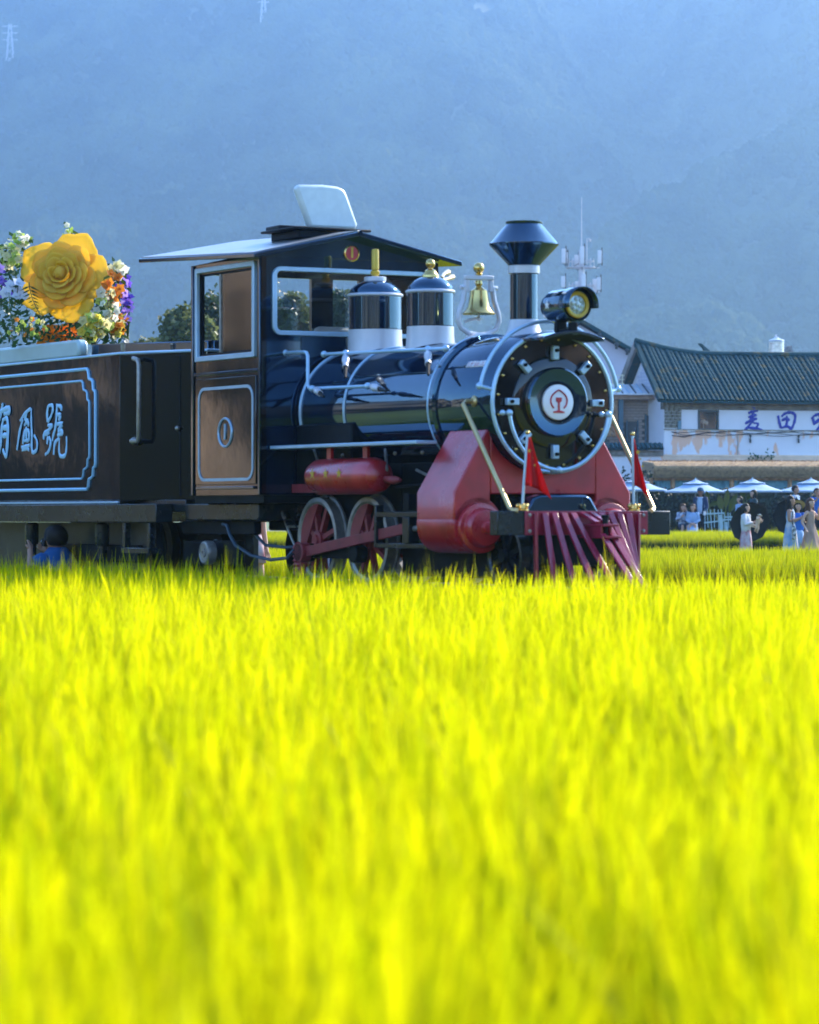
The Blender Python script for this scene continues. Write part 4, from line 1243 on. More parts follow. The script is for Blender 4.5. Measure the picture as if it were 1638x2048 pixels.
bls = {k: blossom(k) for k in bl_m}
fern_m = leaf_mat('fern_green', (.02, .07, .02), (.03, .10, .03), .3)
def spray(label, px, py, d, pxw, pxh, n, colours, size, seed, cat='flowers', droop=0):
    c = place(px, py, d)
    e = empty('flower_spray', c, 0, label, cat, 'flower sprays on the tender')
    rr = random.Random(seed); sc = d/F_PX
    b = MB()
    base = Vector((-.04*(1 if px < 200 else -1), .14, -pxh*sc*.65))
    for i in range(int(n*1.7)):
        for _ in range(30):
            a, q = rr.uniform(-1, 1), rr.uniform(-1, 1)
            if a*a+q*q < 1: break
        p = Vector((a*pxw*sc*.5, rr.uniform(-.12, .10), q*pxh*sc*.5))
        o = link('blossom', bls[rr.choice(colours)], None, e)
        o.location = p; s = size*(1.25 if px > 180 else 1.05)*rr.uniform(.7, 1.25); o.scale = (s, s, s)
        o.rotation_euler = (rr.uniform(.4, 2.0), rr.uniform(-.5, .5), rr.uniform(-.8, .8))
        if i % 3 == 0: b.tube([base, (base+p)*.5+Vector((0, .03, .02)), p+Vector((0, .01, 0))], .005, 5)
        if i % 2 == 0:      # a leaf beside the blossom
            w = Vector((rr.uniform(-.05, .05), rr.uniform(.0, .06), rr.uniform(-.06, .04)))
            b.add([p, p+w+Vector((.03, 0, 0)), p+w*2, p+w-Vector((.03, 0, 0))], [(0, 1, 2, 3)])
    b.build('flower_stem', M['stem'], e, recalc=False)
    return e
sp = [('white stock flowers at the upper left of the giant rose', 38, 482, 36.9, 55, 30, 16, ['white', 'white', 'lime'], .045, 1),
      ('pale green and white buds left of the giant rose, above the purple blooms', 15, 515, 36.8, 60, 46, 20, ['lime', 'cream', 'white', 'lime'], .05, 2),
      ('purple blossoms left of the giant rose, among dark leaves', 6, 570, 36.6, 34, 76, 8, ['purple'], .05, 3),
      ('bluish white round blooms hanging over the fern', 36, 582, 36.3, 46, 34, 6, ['bluewhite'], .07, 4),
      ('thin green and white sprig rising above the giant rose', 137, 474, 37.2, 22, 52, 12, ['lime', 'white', 'lime'], .042, 5),
      ('white and cream blossoms sticking out to the right at the top', 228, 545, 36.8, 54, 34, 16, ['white', 'cream', 'white'], .05, 6),
      ('bright orange orchid blossoms right of the giant rose', 226, 578, 36.6, 34, 62, 10, ['orange'], .055, 7),
      ('lilac and purple orchids at the far right of the flowers', 247, 605, 36.9, 28, 110, 15, ['purple'], .052, 8),
      ('white snapdragons with green leaves between the rose and the orchids', 214, 618, 36.5, 46, 84, 26, ['white', 'cream', 'lime', 'white'], .05, 9),
      ('dense small yellow blossoms at the lower right over the tender rim', 192, 658, 36.3, 64, 56, 40, ['yellow', 'yellow', 'lime', 'cream'], .045, 10),
      ('mixed orange and yellow blooms trailing down on the right', 236, 650, 36.6, 36, 40, 14, ['orange', 'yellow', 'cream'], .05, 11),
      ('little dry brown and lime buds under the giant rose', 50, 655, 36.7, 90, 36, 14, ['lime', 'cream', 'orange'], .032, 12)]
for a in sp: spray(*a)
# fern fronds and the dark leaves behind the flowers
def frond(label, px, py, d, L, ang, seed):
    e = empty('fern_frond', place(px, py, d), 0, label, 'fern', 'fern fronds among the flowers')
    pts = [Vector((math.sin(ang*(.4+t))*L*t, -.06*t, -math.cos(ang*(.4+t))*L*t)) for t in [i/9 for i in range(10)]]
    b = MB(); b.tube(pts, .005, 5); b.build('frond_stem', M['stem'], e)
    me = None
    for i in range(1, 10):
        for sg in (1, -1):
            if me is None:
                q = MB(); q.add([(0, 0, 0), (.35, .06, .10), (1, 0, -.08), (.35, -.06, .06)], [(0, 1, 2, 3)]); me = q.mesh('leaflet', 0, False); me.materials.append(fern_m)
            o = link('leaflet', me, None, e); o.location = pts[i]; s = L*.33*(1.05-i/10.5)
            o.scale = (s*sg, s*.9*1.8, s); o.rotation_euler = (R(90), R(25*sg), 0)
frond('dark green fern frond hanging left under the giant rose', 18, 585, 36.1, .42, .1, 1)
frond('dark curved fern frond along the left edge of the giant rose', 58, 565, 36.2, .36, .25, 2)
b = MB(); rr = random.Random(5)
for i in range(900):
    p = place(rr.uniform(-5, 236), rr.uniform(520, 690), rr.uniform(36.9, 37.4))
    q = Vector((rr.uniform(-1, 1), rr.uniform(-.6, .2), rr.uniform(-1, 1))).normalized()
    t = q.orthogonal().normalized()
    L = rr.uniform(.05, .11)
    b.add([p, p+q*L*.5+t*L*.28, p+q*L, p+q*L*.5-t*L*.28], [(0, 1, 2, 3)])
tag(b.build('greenery_backing_leaves', fern_m, sharp=0, recalc=False), kind='stuff')
wp = empty('wooden_post', track(-9.85, .2, 2.6), ROT_TRAIN, 'reddish wooden post behind the fern at the left edge', 'post')
b = MB(); b.box((-.12, -.06, 0), (.12, .06, .95)); b.build('post_shaft', mat('reddish_timber', (.20, .05, .03), .6, var=.3, vscale=8), wp, bevel=.01)
b = MB(); b.box((-.14, -.08, .951), (.14, .08, .99)); b.build('post_cap', M['dark_steel'], wp, bevel=.01)
# ------------------------------------------------------------------ buildings, terrace, parasols
def facade_mat(name, c1, c2, stain, vs=0.5):
    """whitewash with weather stains and patches where the plaster has come off"""
    m = mat(name, c1, .85, var=0, color2=c2, vscale=vs, bump=.25, bscale=9)
    nt = m.node_tree; b = nt.nodes['Principled BSDF']
    src = b.inputs['Base Color'].links[0].from_socket
    tc = nt.nodes.new('ShaderNodeTexCoord'); mp = nt.nodes.new('ShaderNodeMapping'); mp.inputs['Scale'].default_value = (1.3, 1.3, .55)
    nz = nt.nodes.new('ShaderNodeTexNoise'); nz.inputs['Scale'].default_value = 1.1; nz.inputs['Detail'].default_value = 7
    nt.links.new(tc.outputs['Object'], mp.inputs[0]); nt.links.new(mp.outputs[0], nz.inputs['Vector'])
    rp = nt.nodes.new('ShaderNodeValToRGB'); rp.color_ramp.elements[0].position = .555; rp.color_ramp.elements[1].position = .585
    nt.links.new(nz.outputs['Fac'], rp.inputs['Fac'])
    mx = nt.nodes.new('ShaderNodeMix'); mx.data_type = 'RGBA'; mx.inputs['B'].default_value = (*stain, 1)
    nt.links.new(rp.outputs['Color'], mx.inputs['Factor']); nt.links.new(src, mx.inputs['A']); nt.links.new(mx.outputs['Result'], b.inputs['Base Color'])
    return m
M['whitewash'] = mat('whitewash', (.66, .67, .72), .85, var=.07, vscale=.8, bump=.2, bscale=9)
M['whitewash_old'] = facade_mat('old_whitewash', (.62, .63, .68), (.72, .73, .76), (.74, .46, .32))
M['bare_brick'] = mat('grey_mud_brick', (.16, .15, .12), .9, var=.35, vscale=2.5, bump=.3, bscale=20)
M['joint'] = mat('brick_joint', (.10, .095, .085), .95)
M['tile'] = mat('roof_tile', (.010, .046, .056), .9, 0, .15, var=0, vscale=1.2, color2=(.022, .070, .082), bump=.2, bscale=14)
def lichen(m):
    nt = m.node_tree; b = nt.nodes['Principled BSDF']; src = b.inputs['Base Color'].links[0].from_socket
    ge = nt.nodes.new('ShaderNodeNewGeometry'); nz = nt.nodes.new('ShaderNodeTexNoise'); nz.inputs['Scale'].default_value = 1.9; nz.inputs['Detail'].default_value = 4
    nt.links.new(ge.outputs['Position'], nz.inputs['Vector'])
    rp = nt.nodes.new('ShaderNodeValToRGB'); rp.color_ramp.elements[0].position = .57; rp.color_ramp.elements[1].position = .68
    nt.links.new(nz.outputs['Fac'], rp.inputs['Fac'])
    mx = nt.nodes.new('ShaderNodeMix'); mx.data_type = 'RGBA'; mx.inputs['B'].default_value = (.12, .095, .04, 1)
    nt.links.new(rp.outputs['Color'], mx.inputs['Factor']); nt.links.new(src, mx.inputs['A']); nt.links.new(mx.outputs['Result'], b.inputs['Base Color'])
lichen(M['tile'])
M['timber'] = mat('brown_timber', (.42, .23, .11), .7, var=.35, vscale=6, bump=.2)
M['thatch'] = mat('straw_thatch', (.30, .19, .09), .95, var=.35, vscale=9, bump=.5, bscale=40)
M['win_dark'] = mat('window_frame_dark', (.015, .03, .035), .4)
M['lettering_blue'] = mat('lettering_blue', (.008, .02, .30), .5, var=.1)
M['curtain'] = leaf_mat('teal_curtain', (.22, .50, .58), (.27, .56, .64), .45, .8, vscale=1)
M['canopy'] = leaf_mat('pale_parasol_cloth', (.36, .50, .66), (.40, .54, .70), .25, .7, vscale=1)
M['fence_white'] = mat('bluish_white_fence', (.30, .44, .48), .5, var=.1)
M['shade_plank'] = mat('dark_shade_plank', (.05, .04, .03), .8, var=.3)
M['metal_sheet'] = mat('tank_steel', (.62, .56, .50), .3, .8, var=.2)
M['cable'] = mat('black_cable', (.03, .035, .04), .6)
M['concrete'] = mat('pale_ledge', (.70, .52, .37), .85, var=.15, vscale=1.5)

BA = R(17)
A_ = Vector((math.cos(BA), math.sin(BA), 0)); B_ = Vector((-math.sin(BA), math.cos(BA), 0))
corner = place(1329, 1030, 140); corner.z = 0
bld = empty('whitewashed_house', corner, BA, 'whitewashed house with curved grey tile roof and blue Chinese lettering', 'house')
LEN, DEP = 11.0, 4.6
EAVE, RIDGE = 5.86, 7.86
def ridge_z(a): return RIDGE + .42*max(0, 1-a/3.2)**2 + .06*max(0, (a-6)/4)
b = MB(); b.box((0, 0, .2), (LEN, .35, 4.655)); b.build('lower_wall', M['whitewash_old'], bld)
b = MB(); b.box((0, .06, 4.665), (1.52, .35, 5.5)) ; b.box((2.40, .06, 4.665), (LEN, .35, 5.5)); b.box((1.525, .06, 5.46), (2.395, .35, 5.5)); b.build('upper_wall', M['whitewash'], bld)
b = MB(); b.box((-.05, .02, 5.505), (LEN, .33, 5.84)); b.build('eave_band', mat('mossy_eave_band', (.16, .14, .11), .9, var=.4, vscale=2.2), bld)
b = MB(); b.prism([(.05, .2), (DEP-.05, .2), (DEP-.05, EAVE+.05), (DEP/2, 7.85), (.05, EAVE+.05)], 0, -.02, .05); b.build('gable_wall', M['whitewash'], bld)
M['gable_brick'] = mat('painted_brick', (.50, .52, .62), .85, var=.1, vscale=5)
# gable courses: painted bricks standing proud
bme = None
for r_ in range(12):
    z = EAVE + .12 + r_*.15
    y0 = .45 + (z-EAVE)*1.12; y1 = DEP - y0
    if y1-y0 < .25: break
    y = y0 + (.12 if r_ % 2 else 0)
    while y < y1-.22:
        if bme is None:
            q = MB(); q.box((-.055, 0, 0), (-.022, .27, .125)); bme = q.mesh('brick', 0); bme.materials.append(M['gable_brick'])
        o = link('brick', bme, None, bld); o.location = (random.uniform(-.006, .006), y, z); y += .29
# grey stone patch at the corner of the front wall
bme = None
for r_ in range(9):
    z = 4.70 + r_*.135 - 1.28
    x = .02 + (-.12 if r_ % 2 else 0)
    while x < .70:
        w = random.uniform(.20, .30)
        q = MB(); x0 = max(.012, x); x1 = min(.74, x+w-.018)
        if x1-x0 > .06:
            if bme is None:
                q.box((0, -.02, 0), (1, .058, .115)); bme = q.mesh('stone', 0); bme.materials.append(M['bare_brick'])
            o = link('stone', bme, None, bld, bevel=0); o.location = (x0, .0 + random.uniform(-.008, .012), z + 1.34); o.scale = (x1-x0, 1, 1)
        x += w
# window
b = MB(); holed(b, [(1.50, .02, 3.70+.95), (2.42, .02, 4.65), (2.42, .02, 5.49), (1.50, .02, 5.49)], [(1.58, .02, 4.73), (2.34, .02, 4.73), (2.34, .02, 5.42), (1.58, .02, 5.42)], (0, .10, 0)); w_ = b.build('window', M['win_dark'], bld)
b = MB(); b.box((1.58, .09, 4.73), (2.34, .096, 5.42)); b.build('window_pane', M['glass'], w_, sharp=0)
b = MB(); b.box((1.45, .5, 4.5), (2.5, .55, 5.5)); b.build('room_shade_sheet', mat('dim_room', (.03, .05, .06), .9), w_)  # dark sheet standing in for the shade of the room
for dx, dz, r in ((1.72, 4.98, .10), (1.80, 5.08, .07), (1.88, 4.96, .08)):
    pass
b = MB(); b.ball((1.80, .2, 5.02), .10, 8); b.ball((1.92, .2, 4.97), .09, 8); b.tube([(1.80, .2, 4.74), (1.80, .2, 4.98)], .02); b.build('vase', mat('pale_vase', (.55, .52, .42), .6), w_)
# lettering
HMX = Matrix.Translation(corner) @ Matrix.Rotation(BA, 4, 'Z')
def on_wall(x, y):
    return HMX.inverted() @ seen_on(1460+x/9.2, 790+y/9.2, corner + B_*.035, B_)
MAI = [[(395, 225), (440, 240), (450, 270)], [(340, 335), (420, 300), (515, 285)], [(435, 235), (425, 380), (420, 520)], [(340, 412), (410, 385), (490, 365)], [(280, 530), (340, 490), (420, 455), (500, 430)], [(365, 440), (490, 445)], [(400, 500), (330, 590), (285, 640), (305, 680), (380, 678), (450, 640), (520, 535), (440, 515)], [(300, 600), (400, 605), (500, 620), (580, 650), (620, 712)]]
TIAN = [[(885, 375), (905, 480), (930, 580), (960, 605)], [(950, 400), (1000, 350), (1080, 322), (1165, 335), (1200, 385), (1185, 500), (1145, 600), (1115, 655)], [(950, 605), (1050, 575), (1105, 610), (1118, 650)], [(1045, 380), (1052, 480), (1030, 585)], [(950, 472), (1030, 435), (1100, 465)]]
KA = [[(1500, 410), (1530, 450), (1550, 555)], [(1530, 402), (1580, 368), (1640, 358), (1665, 430), (1610, 500)], [(1550, 530), (1600, 490), (1640, 440)], [(1585, 655), (1640, 600), (1690, 480), (1710, 330)], [(1660, 430), (1760, 400), (1750, 600), (1710, 640)], [(1810, 420), (1820, 600)], [(1815, 425), (1890, 410), (1890, 590)], [(1820, 590), (1890, 585)]]
for st_ in (MAI, TIAN, KA):
    b = brush_strokes(st_, on_wall, .060, flat=.3); b.build('lettering', M['lettering_blue'], bld, sharp=50)
# ledge, cables, little lamps, meter box, pipe
b = MB(); b.box((-.02, -.05, 4.657), (LEN, .05, 4.69)); b.build('string_course', mat('mossy_course', (.20, .18, .13), .9, var=.4, vscale=3), bld)
b = MB(); b.box((-.6, -.16, 3.56), (LEN, -.004, 3.64)); b.box((-.6, -.24, 3.20), (LEN, -.004, 3.55)); b.build('wall_ledge', M['concrete'], bld)
for k in range(4):
    b = MB()
    pts = [(.3+.55*i, -.03-.02*k, 4.62-.05*k + .05*math.sin(i*1.3+k*2) - (.12*math.exp(-((i-1)**2)))) for i in range(20)]
    b.tube(pts, .012, 5); b.build('cable', M['cable'], bld)
for a in (3.78, 5.95):
    b = MB(); b.lathe([(.045, 0), (.045, .13), (.02, .16), (.02, .19), (.05, .28), (.05, .33)], (a, -.09, 4.15), 2, 12); b.box((a-.015, -.07, 4.28), (a+.015, 0, 4.33)); b.build('wall_lamp', M['win_dark'], bld)
b = MB(); b.box((.57, -.07, 4.98-.30), (.72, -.024, 5.34-.30)); b.build('meter_box', mat('meter_box_blue', (.10, .20, .25), .5), bld, bevel=.01)
b = MB(); b.tube([(3.25, -.03, 4.5), (3.25, -.03, 2.4)], .03, 6); b.build('down_pipe', mat('faded_pipe', (.45, .40, .36), .8), bld)
b = MB(); rr = random.Random(4)
for i in range(60):
    p = Vector((3.6+rr.uniform(0, 1.1), -.30+rr.uniform(-.05, .05), 3.25+rr.uniform(0, .30)+(.3 if rr.random() < .2 else 0)))
    q = Vector((rr.uniform(-1, 1), -.3, rr.uniform(-.2, 1))).normalized()*.13; t = q.orthogonal()*.4
    b.add([p, p+q*.5+t, p+q, p+q*.5-t], [(0, 1, 2, 3)])
o = b.build('creeper_leaves', fern_m, bld, sharp=0, recalc=False); o['kind'] = 'stuff'
# roof: slab under the tiles, ribs of round tiles, ridge
slope_front = Vector((0, -1, 0))
b = MB()
n = 24
vs = []; fs = []
for i in range(n+1):
    a = -.35 + (LEN+.35)*i/n
    rz = ridge_z(max(0, a))
    vs += [(a, -.48, EAVE-.10), (a, DEP/2, rz-.10), (a, DEP+.45, EAVE-.10), (a, -.48, EAVE-.02), (a, DEP/2, rz), (a, DEP+.45, EAVE-.02)]
for i in range(n):
    k = i*6; m_ = k+6
    for p, q in ((0, 1), (1, 2), (3, 4), (4, 5), (0, 3), (2, 5)): fs.append((k+p, k+q, m_+q, m_+p))
fs += [(0, 1, 4, 3), (1, 2, 5, 4), (n*6, n*6+1, n*6+4, n*6+3), (n*6+1, n*6+2, n*6+5, n*6+4)]
b.add(vs, fs); b.build('roof', M['tile'], bld, sharp=0)
SLL = math.hypot(DEP/2+.48, RIDGE-EAVE)
q = MB()
prof = []
nt_ = 13
for i in range(nt_):
    prof += [(i/nt_, .088), ((i+.93)/nt_, .074)]
vs = []; fs = []
for h, r in prof:
    for j in range(7):
        t = PI*j/6
        vs.append((r*math.cos(t), h, r*math.sin(t)))
for k in range(len(prof)-1):
    for j in range(6): fs.append((k*7+j, k*7+j+1, (k+1)*7+j+1, (k+1)*7+j))
fs.append(tuple(range(7)))
q.add(vs, fs); rib = q.mesh('tile_row', 50); rib.materials.append(M['tile'])
a = -.30
while a < LEN-.1:
    rz = ridge_z(max(0, a))
    p0 = Vector((a, -.52, EAVE-.01)); p1 = Vector((a, DEP/2, rz+.01))
    d = p1-p0
    o = link('tile_row', rib, None, bld); o.location = p0; o.scale = (1.05, d.length, 1.0); o.rotation_euler = (math.atan2(d.z, d.y), random.uniform(-.03, .03), random.uniform(-.004, .004))
    a += .208
b = MB(); b.tube([(aa, DEP/2, ridge_z(max(0, aa))+.07 + (.10 if aa < -.2 else 0)) for aa in [-.42+(LEN+.42)*i/30 for i in range(31)]], .12, 8); b.build('roof_ridge', M['tile'], bld)
b = MB(); b.bar((-.38, -.5, EAVE), (-.38, DEP/2, ridge_z(0)+.03), .16, .20); b.build('verge_tiles', M['tile'], bld)
b = MB(); b.bar((-.40, DEP+.45, EAVE-.06), (-.40, DEP/2, ridge_z(0)-.02), .10, .34); b.build('barge_board', mat('grey_barge_board', (.22, .20, .18), .85, var=.3, vscale=2), bld)

# roof ornaments of the house behind, and its water tank
orn = empty('rear_house_roof', place(1475, 712, 156), BA, 'dark tiled roof with upturned ridge ends showing behind the long roof', 'roof')
b = MB(); b.prism([(-1.9, .55), (-1.8, .52), (-1.3, .12), (0, -.06), (3.2, -.06), (4.0, .02), (4.0, -1.2), (-1.2, -1.2), (-1.5, .10)], 1, -.15, .15); b.build('ridge', M['tile'], orn)
b = MB(); b.prism([(1.9, -.059), (2.25, .22), (2.4, .46), (2.62, .50), (2.70, .24), (3.1, -.059)], 1, -.16, .16); b.build('ridge_ornament', mat('weathered_ornament', (.20, .20, .20), .8, var=.4), orn)
b = MB(); b.hexa([(-1.2, -1.5, -1.6), (4, -1.5, -1.6), (4, -.155, -.2), (-1.2, -.155, -.2), (-1.2, 1.5, -1.6), (4, 1.5, -1.6), (4, .155, -.2), (-1.2, .155, -.2)]); b.build('roof_slope', M['tile'], orn)
tk_ = empty('water_tank', place(1553, 712, 154), 0, 'corrugated steel water tank with a cone lid above the tile roof', 'water tank')
b = MB(); prof = []
for i in range(9): prof += [(.335, -.5+i*.13), (.35, -.5+i*.13+.05), (.335, -.5+i*.13+.10)]
b.lathe(prof, (0, 0, 0), 2, 28); b.build('tank_body', M['metal_sheet'], tk_)
b = MB(); b.lathe([(.36, .68), (.34, .72), (.12, .80), (.10, .86), (0, .88)], (0, 0, 0), 2, 28); b.tube([(.0, 0, .86), (-.05, 0, .93), (.03, 0, .96)], .03); b.build('tank_lid', M['white'], tk_)

# porch house left of it, standing behind the locomotive's smokebox
ph = empty('porch_house', place(1225, 1030, 141) * 1, BA*.35, 'small house with tiled porch, blue posts and dark doorways left of the whitewashed house', 'house')
ph.location.z = 0
W = 2.15
M['pink_tile'] = mat('pinkish_wall_tile', (.33, .25, .21), .6, var=.15, vscale=3)
M['porch_blue'] = mat('faded_blue_post', (.04, .10, .14), .5)
b = MB(); b.box((-1.2, .6, .2), (W, .75, 5.95)); b.build('back_wall', M['joint'], ph)
bme = None
for r_ in range(16):
    for c_ in range(9):
        x = -.15 + c_*.25 + (.12 if r_ % 2 else 0); z = 4.05 + r_*.12
        if x > W-.25: continue
        if bme is None:
            q = MB(); q.box((0, .57, 0), (.235, .598, .105)); bme = q.mesh('wall_tile', 0); bme.materials.append(M['pink_tile'])
        if (.42 < x < .95 and z < 5.0) or (1.25 < x < 1.95 and z < 5.2): continue
        o = link('wall_tile', bme, None, ph); o.location = (x, random.uniform(-.006, .004), z)
for x0, x1, zt in ((.72, 1.12, 5.05), (1.5, 1.98, 5.3)):
    b = MB(); b.box((x0, .50, 3.9), (x1, .566, zt)); d = b.build('door', mat('dark_door', (.03, .035, .04), .5), ph)
    b = MB(); b.box((x0-.05, .46, 3.9), (x0-.003, .56, zt+.05)); b.box((x1+.003, .46, 3.9), (x1+.05, .56, zt+.05)); b.build('door_frame', M['porch_blue'], d)
for x in (.35, 1.92):
    b = MB(); b.box((x-.09, -.1, 3.9), (x+.09, .08, 5.95)); b.build('porch_post', M['porch_blue'], ph, bevel=.01)
b = MB(); b.box((-1.1, -.2, 5.95), (W, .6, 6.12)); b.build('porch_beam', mat('pink_beam', (.35, .24, .18), .7, var=.2), ph)
b = MB(); b.hexa([(-1.1, -.5, 6.12), (W+.1, -.5, 6.12), (W+.1, 1.2, 6.55), (-1.1, 1.2, 6.55), (-1.1, -.5, 6.18), (W+.1, -.5, 6.18), (W+.1, 1.2, 6.62), (-1.1, 1.2, 6.62)]); rf = b.build('porch_roof', mat('pale_sheet_roof', (.55, .58, .62), .5, var=.1), ph)
for i in range(12):
    x = -1.0 + i*.27
    b = MB(); b.bar((x, -.51, 6.20), (x, 1.1, 6.63), .05, .04); b.build('roof_rib', M['win_dark'] if i % 2 else M['silver'], rf)
b = MB()
for i in range(3):
    b.box((-.8, .30, 6.60+.17*i), (.55, .34, 6.63+.17*i))
for i in range(4): b.box((-.75+.40*i, .31, 6.45), (-.71+.40*i, .345, 7.0))
b.build('balcony_rail', mat('sunlit_rail', (.65, .58, .40), .5), ph)
# carved panel at the far left of the porch
b = MB(); b.box((-.25, -.05, 4.4), (.2, .04, 5.9))
for i in range(10): b.ball((-.02+.10*math.sin(i*2.1), -.06, 4.5+.14*i), .075, 7)
b.build('carved_panel', mat('carved_wood', (.30, .17, .09), .7, var=.4, vscale=8, bump=.5), ph)
# low wall with its own little tile roof
lw = empty('tile_topped_wall', place(1180, 1030, 138.5), 0, 'white garden wall with a narrow tile coping below the porch', 'wall'); lw.location.z = 0
b = MB(); b.box((0, 0, .2), (2.96, .25, 3.55)); b.build('wall_body', M['whitewash_old'], lw)
b = MB(); b.box((-.02, -.10, 3.555), (2.98, .30, 3.78)); b.build('wall_cornice', mat('grey_cornice', (.20, .19, .17), .9, var=.3), lw)
cme = None
for i in range(17):
    if cme is None:
        q = MB(); q.lathe([(.075, 0), (.068, .5)], (0, 0, 0), 1, 10, a0=0, a1=PI, cap=False); cme = q.mesh('coping_tile', 50); cme.materials.append(M['tile'])
    o = link('coping_tile', cme, None, lw); o.location = (.05+i*.18, -.32, 3.82); o.rotation_euler = (R(28), 0, R(12))
b = MB(); b.hexa([(0, -.30, 3.79), (2.98, -.30, 3.79), (2.98, .3, 4.05), (0, .3, 4.05), (0, -.30, 3.81), (2.98, -.30, 3.81), (2.98, .3, 4.08), (0, .3, 4.08)]); b.build('coping_bed', M['tile'], lw)
# plain lavender gable behind it
gh = empty('gabled_house', place(1165, 1030, 150), 0, 'plain pale house gable with dark roof edge behind the smokebox', 'house'); gh.location.z = 0
zz = lambda py: 1.15 + (1030-py)*150/F_PX
xx = lambda px: (px-1165)*150/F_PX
b = MB(); b.prism([(xx(1040), .2), (xx(1268), .2), (xx(1268), zz(712)), (xx(1160), zz(650)), (xx(1040), zz(712))], 1, 0, 4); b.build('wall', mat('lavender_render', (.52, .50, .58), .85, var=.05, vscale=.6), gh)
for s_ in (1, -1):
    x1 = 1160 + 122*s_
    b = MB(); b.bar((xx(1160), 1.9, zz(641)), (xx(x1), 1.9, zz(712)), 4.6, .16); b.build('roof_slope', M['tile'], gh)
for px, py in ((1198, 671), (1232, 690), (1253, 702)):
    b = MB(); b.ball((xx(px), -.4, zz(py)), .10, 8); b.tube([(xx(px), -.4, zz(py)-.2), (xx(px), -.4, zz(py))], .06); b.build('eave_ornament', M['cable'], gh)
# small white pavilion house far left, between flowers and cab
lh = empty('small_white_house', place(232, 1030, 150), 0, 'small white house with upturned eaves beside the flowers', 'house'); lh.location.z = 0
z_ = lambda py: 1.15 + (1030-py)*150/F_PX
b = MB(); b.box((-.9, 0, .2), (.30, 2, z_(660))); b.build('wall', M['whitewash'], lh)
b = MB(); b.box((.302, .02, .2), (.42, 1.9, z_(662))); b.build('corner_quoins', M['bare_brick'], lh)
b = MB(); b.tube([(-1.2, -.2, z_(662)), (0, -.3, z_(660)), (.45, -.3, z_(657)), (.62, -.3, z_(649))], [.1, .1, .09, .03], 8); b.build('eave', M['tile'], lh)
b = MB(); b.hexa([(-1.1, -.2, z_(658)), (.4, -.2, z_(658)), (.1, 1, z_(645)), (-1.1, 1, z_(645)), (-1.1, 2.2, z_(658)), (.4, 2.2, z_(658)), (.1, 1.1, z_(645)), (-1.1, 1.1, z_(645))]); b.build('roof', M['tile'], lh)

# thatched pavilion
pv_ = empty('thatched_pavilion', place(1325, 1030, 132), R(3), 'long open pavilion with a shaggy straw roof on timber posts', 'pavilion'); pv_.location.z = .36
mpx = 132/F_PX
PL = 8.2
b = MB()
b.prism([(-.15, 2.31), (-.05, 2.22), (3.8, 2.30), (3.8, 2.95), (.5, 2.82), (-.05, 2.68)], 0, -.35, PL); thb = b.build('thatch_roof', M['thatch'], pv_, bevel=.08)
b = MB(); rr = random.Random(9)
for i in range(4200):
    x = rr.uniform(-.38, PL); t = rr.random()
    y = -.17 + .02*rr.random(); z = 2.62 - .30*t
    L = rr.uniform(.10, .22); dx = rr.uniform(-.03, .03)
    b.add([(x, y, z), (x+.012, y, z), (x+.006+dx, y-.05*rr.random(), z-L)], [(0, 1, 2)])
for i in range(1800):
    x = rr.uniform(-.35, PL); y = rr.uniform(-.1, 3.4); z = 2.70 + (.16*min(1, (y+.05)/.55) + .13*max(0, (y-.5)/3.3))
    L = rr.uniform(.08, .2)
    b.add([(x, y, z), (x+.02, y, z), (x+.01+rr.uniform(-.04, .04), y-L, z+rr.uniform(0, .05))], [(0, 1, 2)])
o = b.build('straw_ends', M['thatch'], pv_, sharp=0, recalc=False); o['kind'] = 'stuff'
for i, px in enumerate((1303, 1347, 1466, 1583)):
    x = (px-1325)*mpx
    b = MB(); b.tube([(x, .18, 0), (x+.01, .18, .8), (x-.01, .18, 1.6), (x, .18, 2.25)], [.10, .095, .092, .09], 10)
    b.ball((x+.02, .09, 1.0), .03, 6); b.ball((x-.03, .085, 1.9), .028, 6)
    b.build('post', M['timber'], pv_)
b = MB(); b.box((-.2, 3.0, 0), (PL, 3.1, 2.28)); b.build('shade_back_panel', M['shade_plank'], pv_)  # dark wall added so the depth of the pavilion reads as shade
b = MB(); b.box((-.3, .14, 2.14), (PL, .22, 2.22)); b.build('cross_beam', M['timber'], pv_)
def curtain(x0, x1, drop_l, drop_r, gap, sd):
    """cloth hung from the beam, drawn back so that a dark tent-like gap is left"""
    vs = []; fs = []; n = 26; m_ = 8
    for i in range(n+1):
        s = i/n; x = x0+(x1-x0)*s
        dr = drop_l + (drop_r-drop_l)*s + .05*math.sin(s*25+sd)
        c = (s-gap)/.5
        top_cut = max(0, .42*(1-abs((s-gap)/.2))) if gap > 0 else 0
        for j in range(m_+1):
            t = j/m_
            z = 2.13 - t*max(.04, dr*(1-top_cut*1.9))
            vs.append((x + .03*math.sin(t*5+s*18), .32+.05*math.sin(s*34+sd+t), z))
    for i in range(n):
        for j in range(m_):
            a = i*(m_+1)+j; fs.append((a, a+m_+1, a+m_+2, a+1))
    b = MB(); b.add(vs, fs); return b.build('curtain', M['curtain'], pv_, solid=.012, sharp=180, recalc=False)
for k, (p0, p1) in enumerate(((1305, 1343), (1351, 1462), (1470, 1579), (1587, 1700))):
    x0, x1 = (p0-1325)*mpx, (p1-1325)*mpx
    curtain(x0, x1, .68, .62, .58 if k else 0, k*1.7)
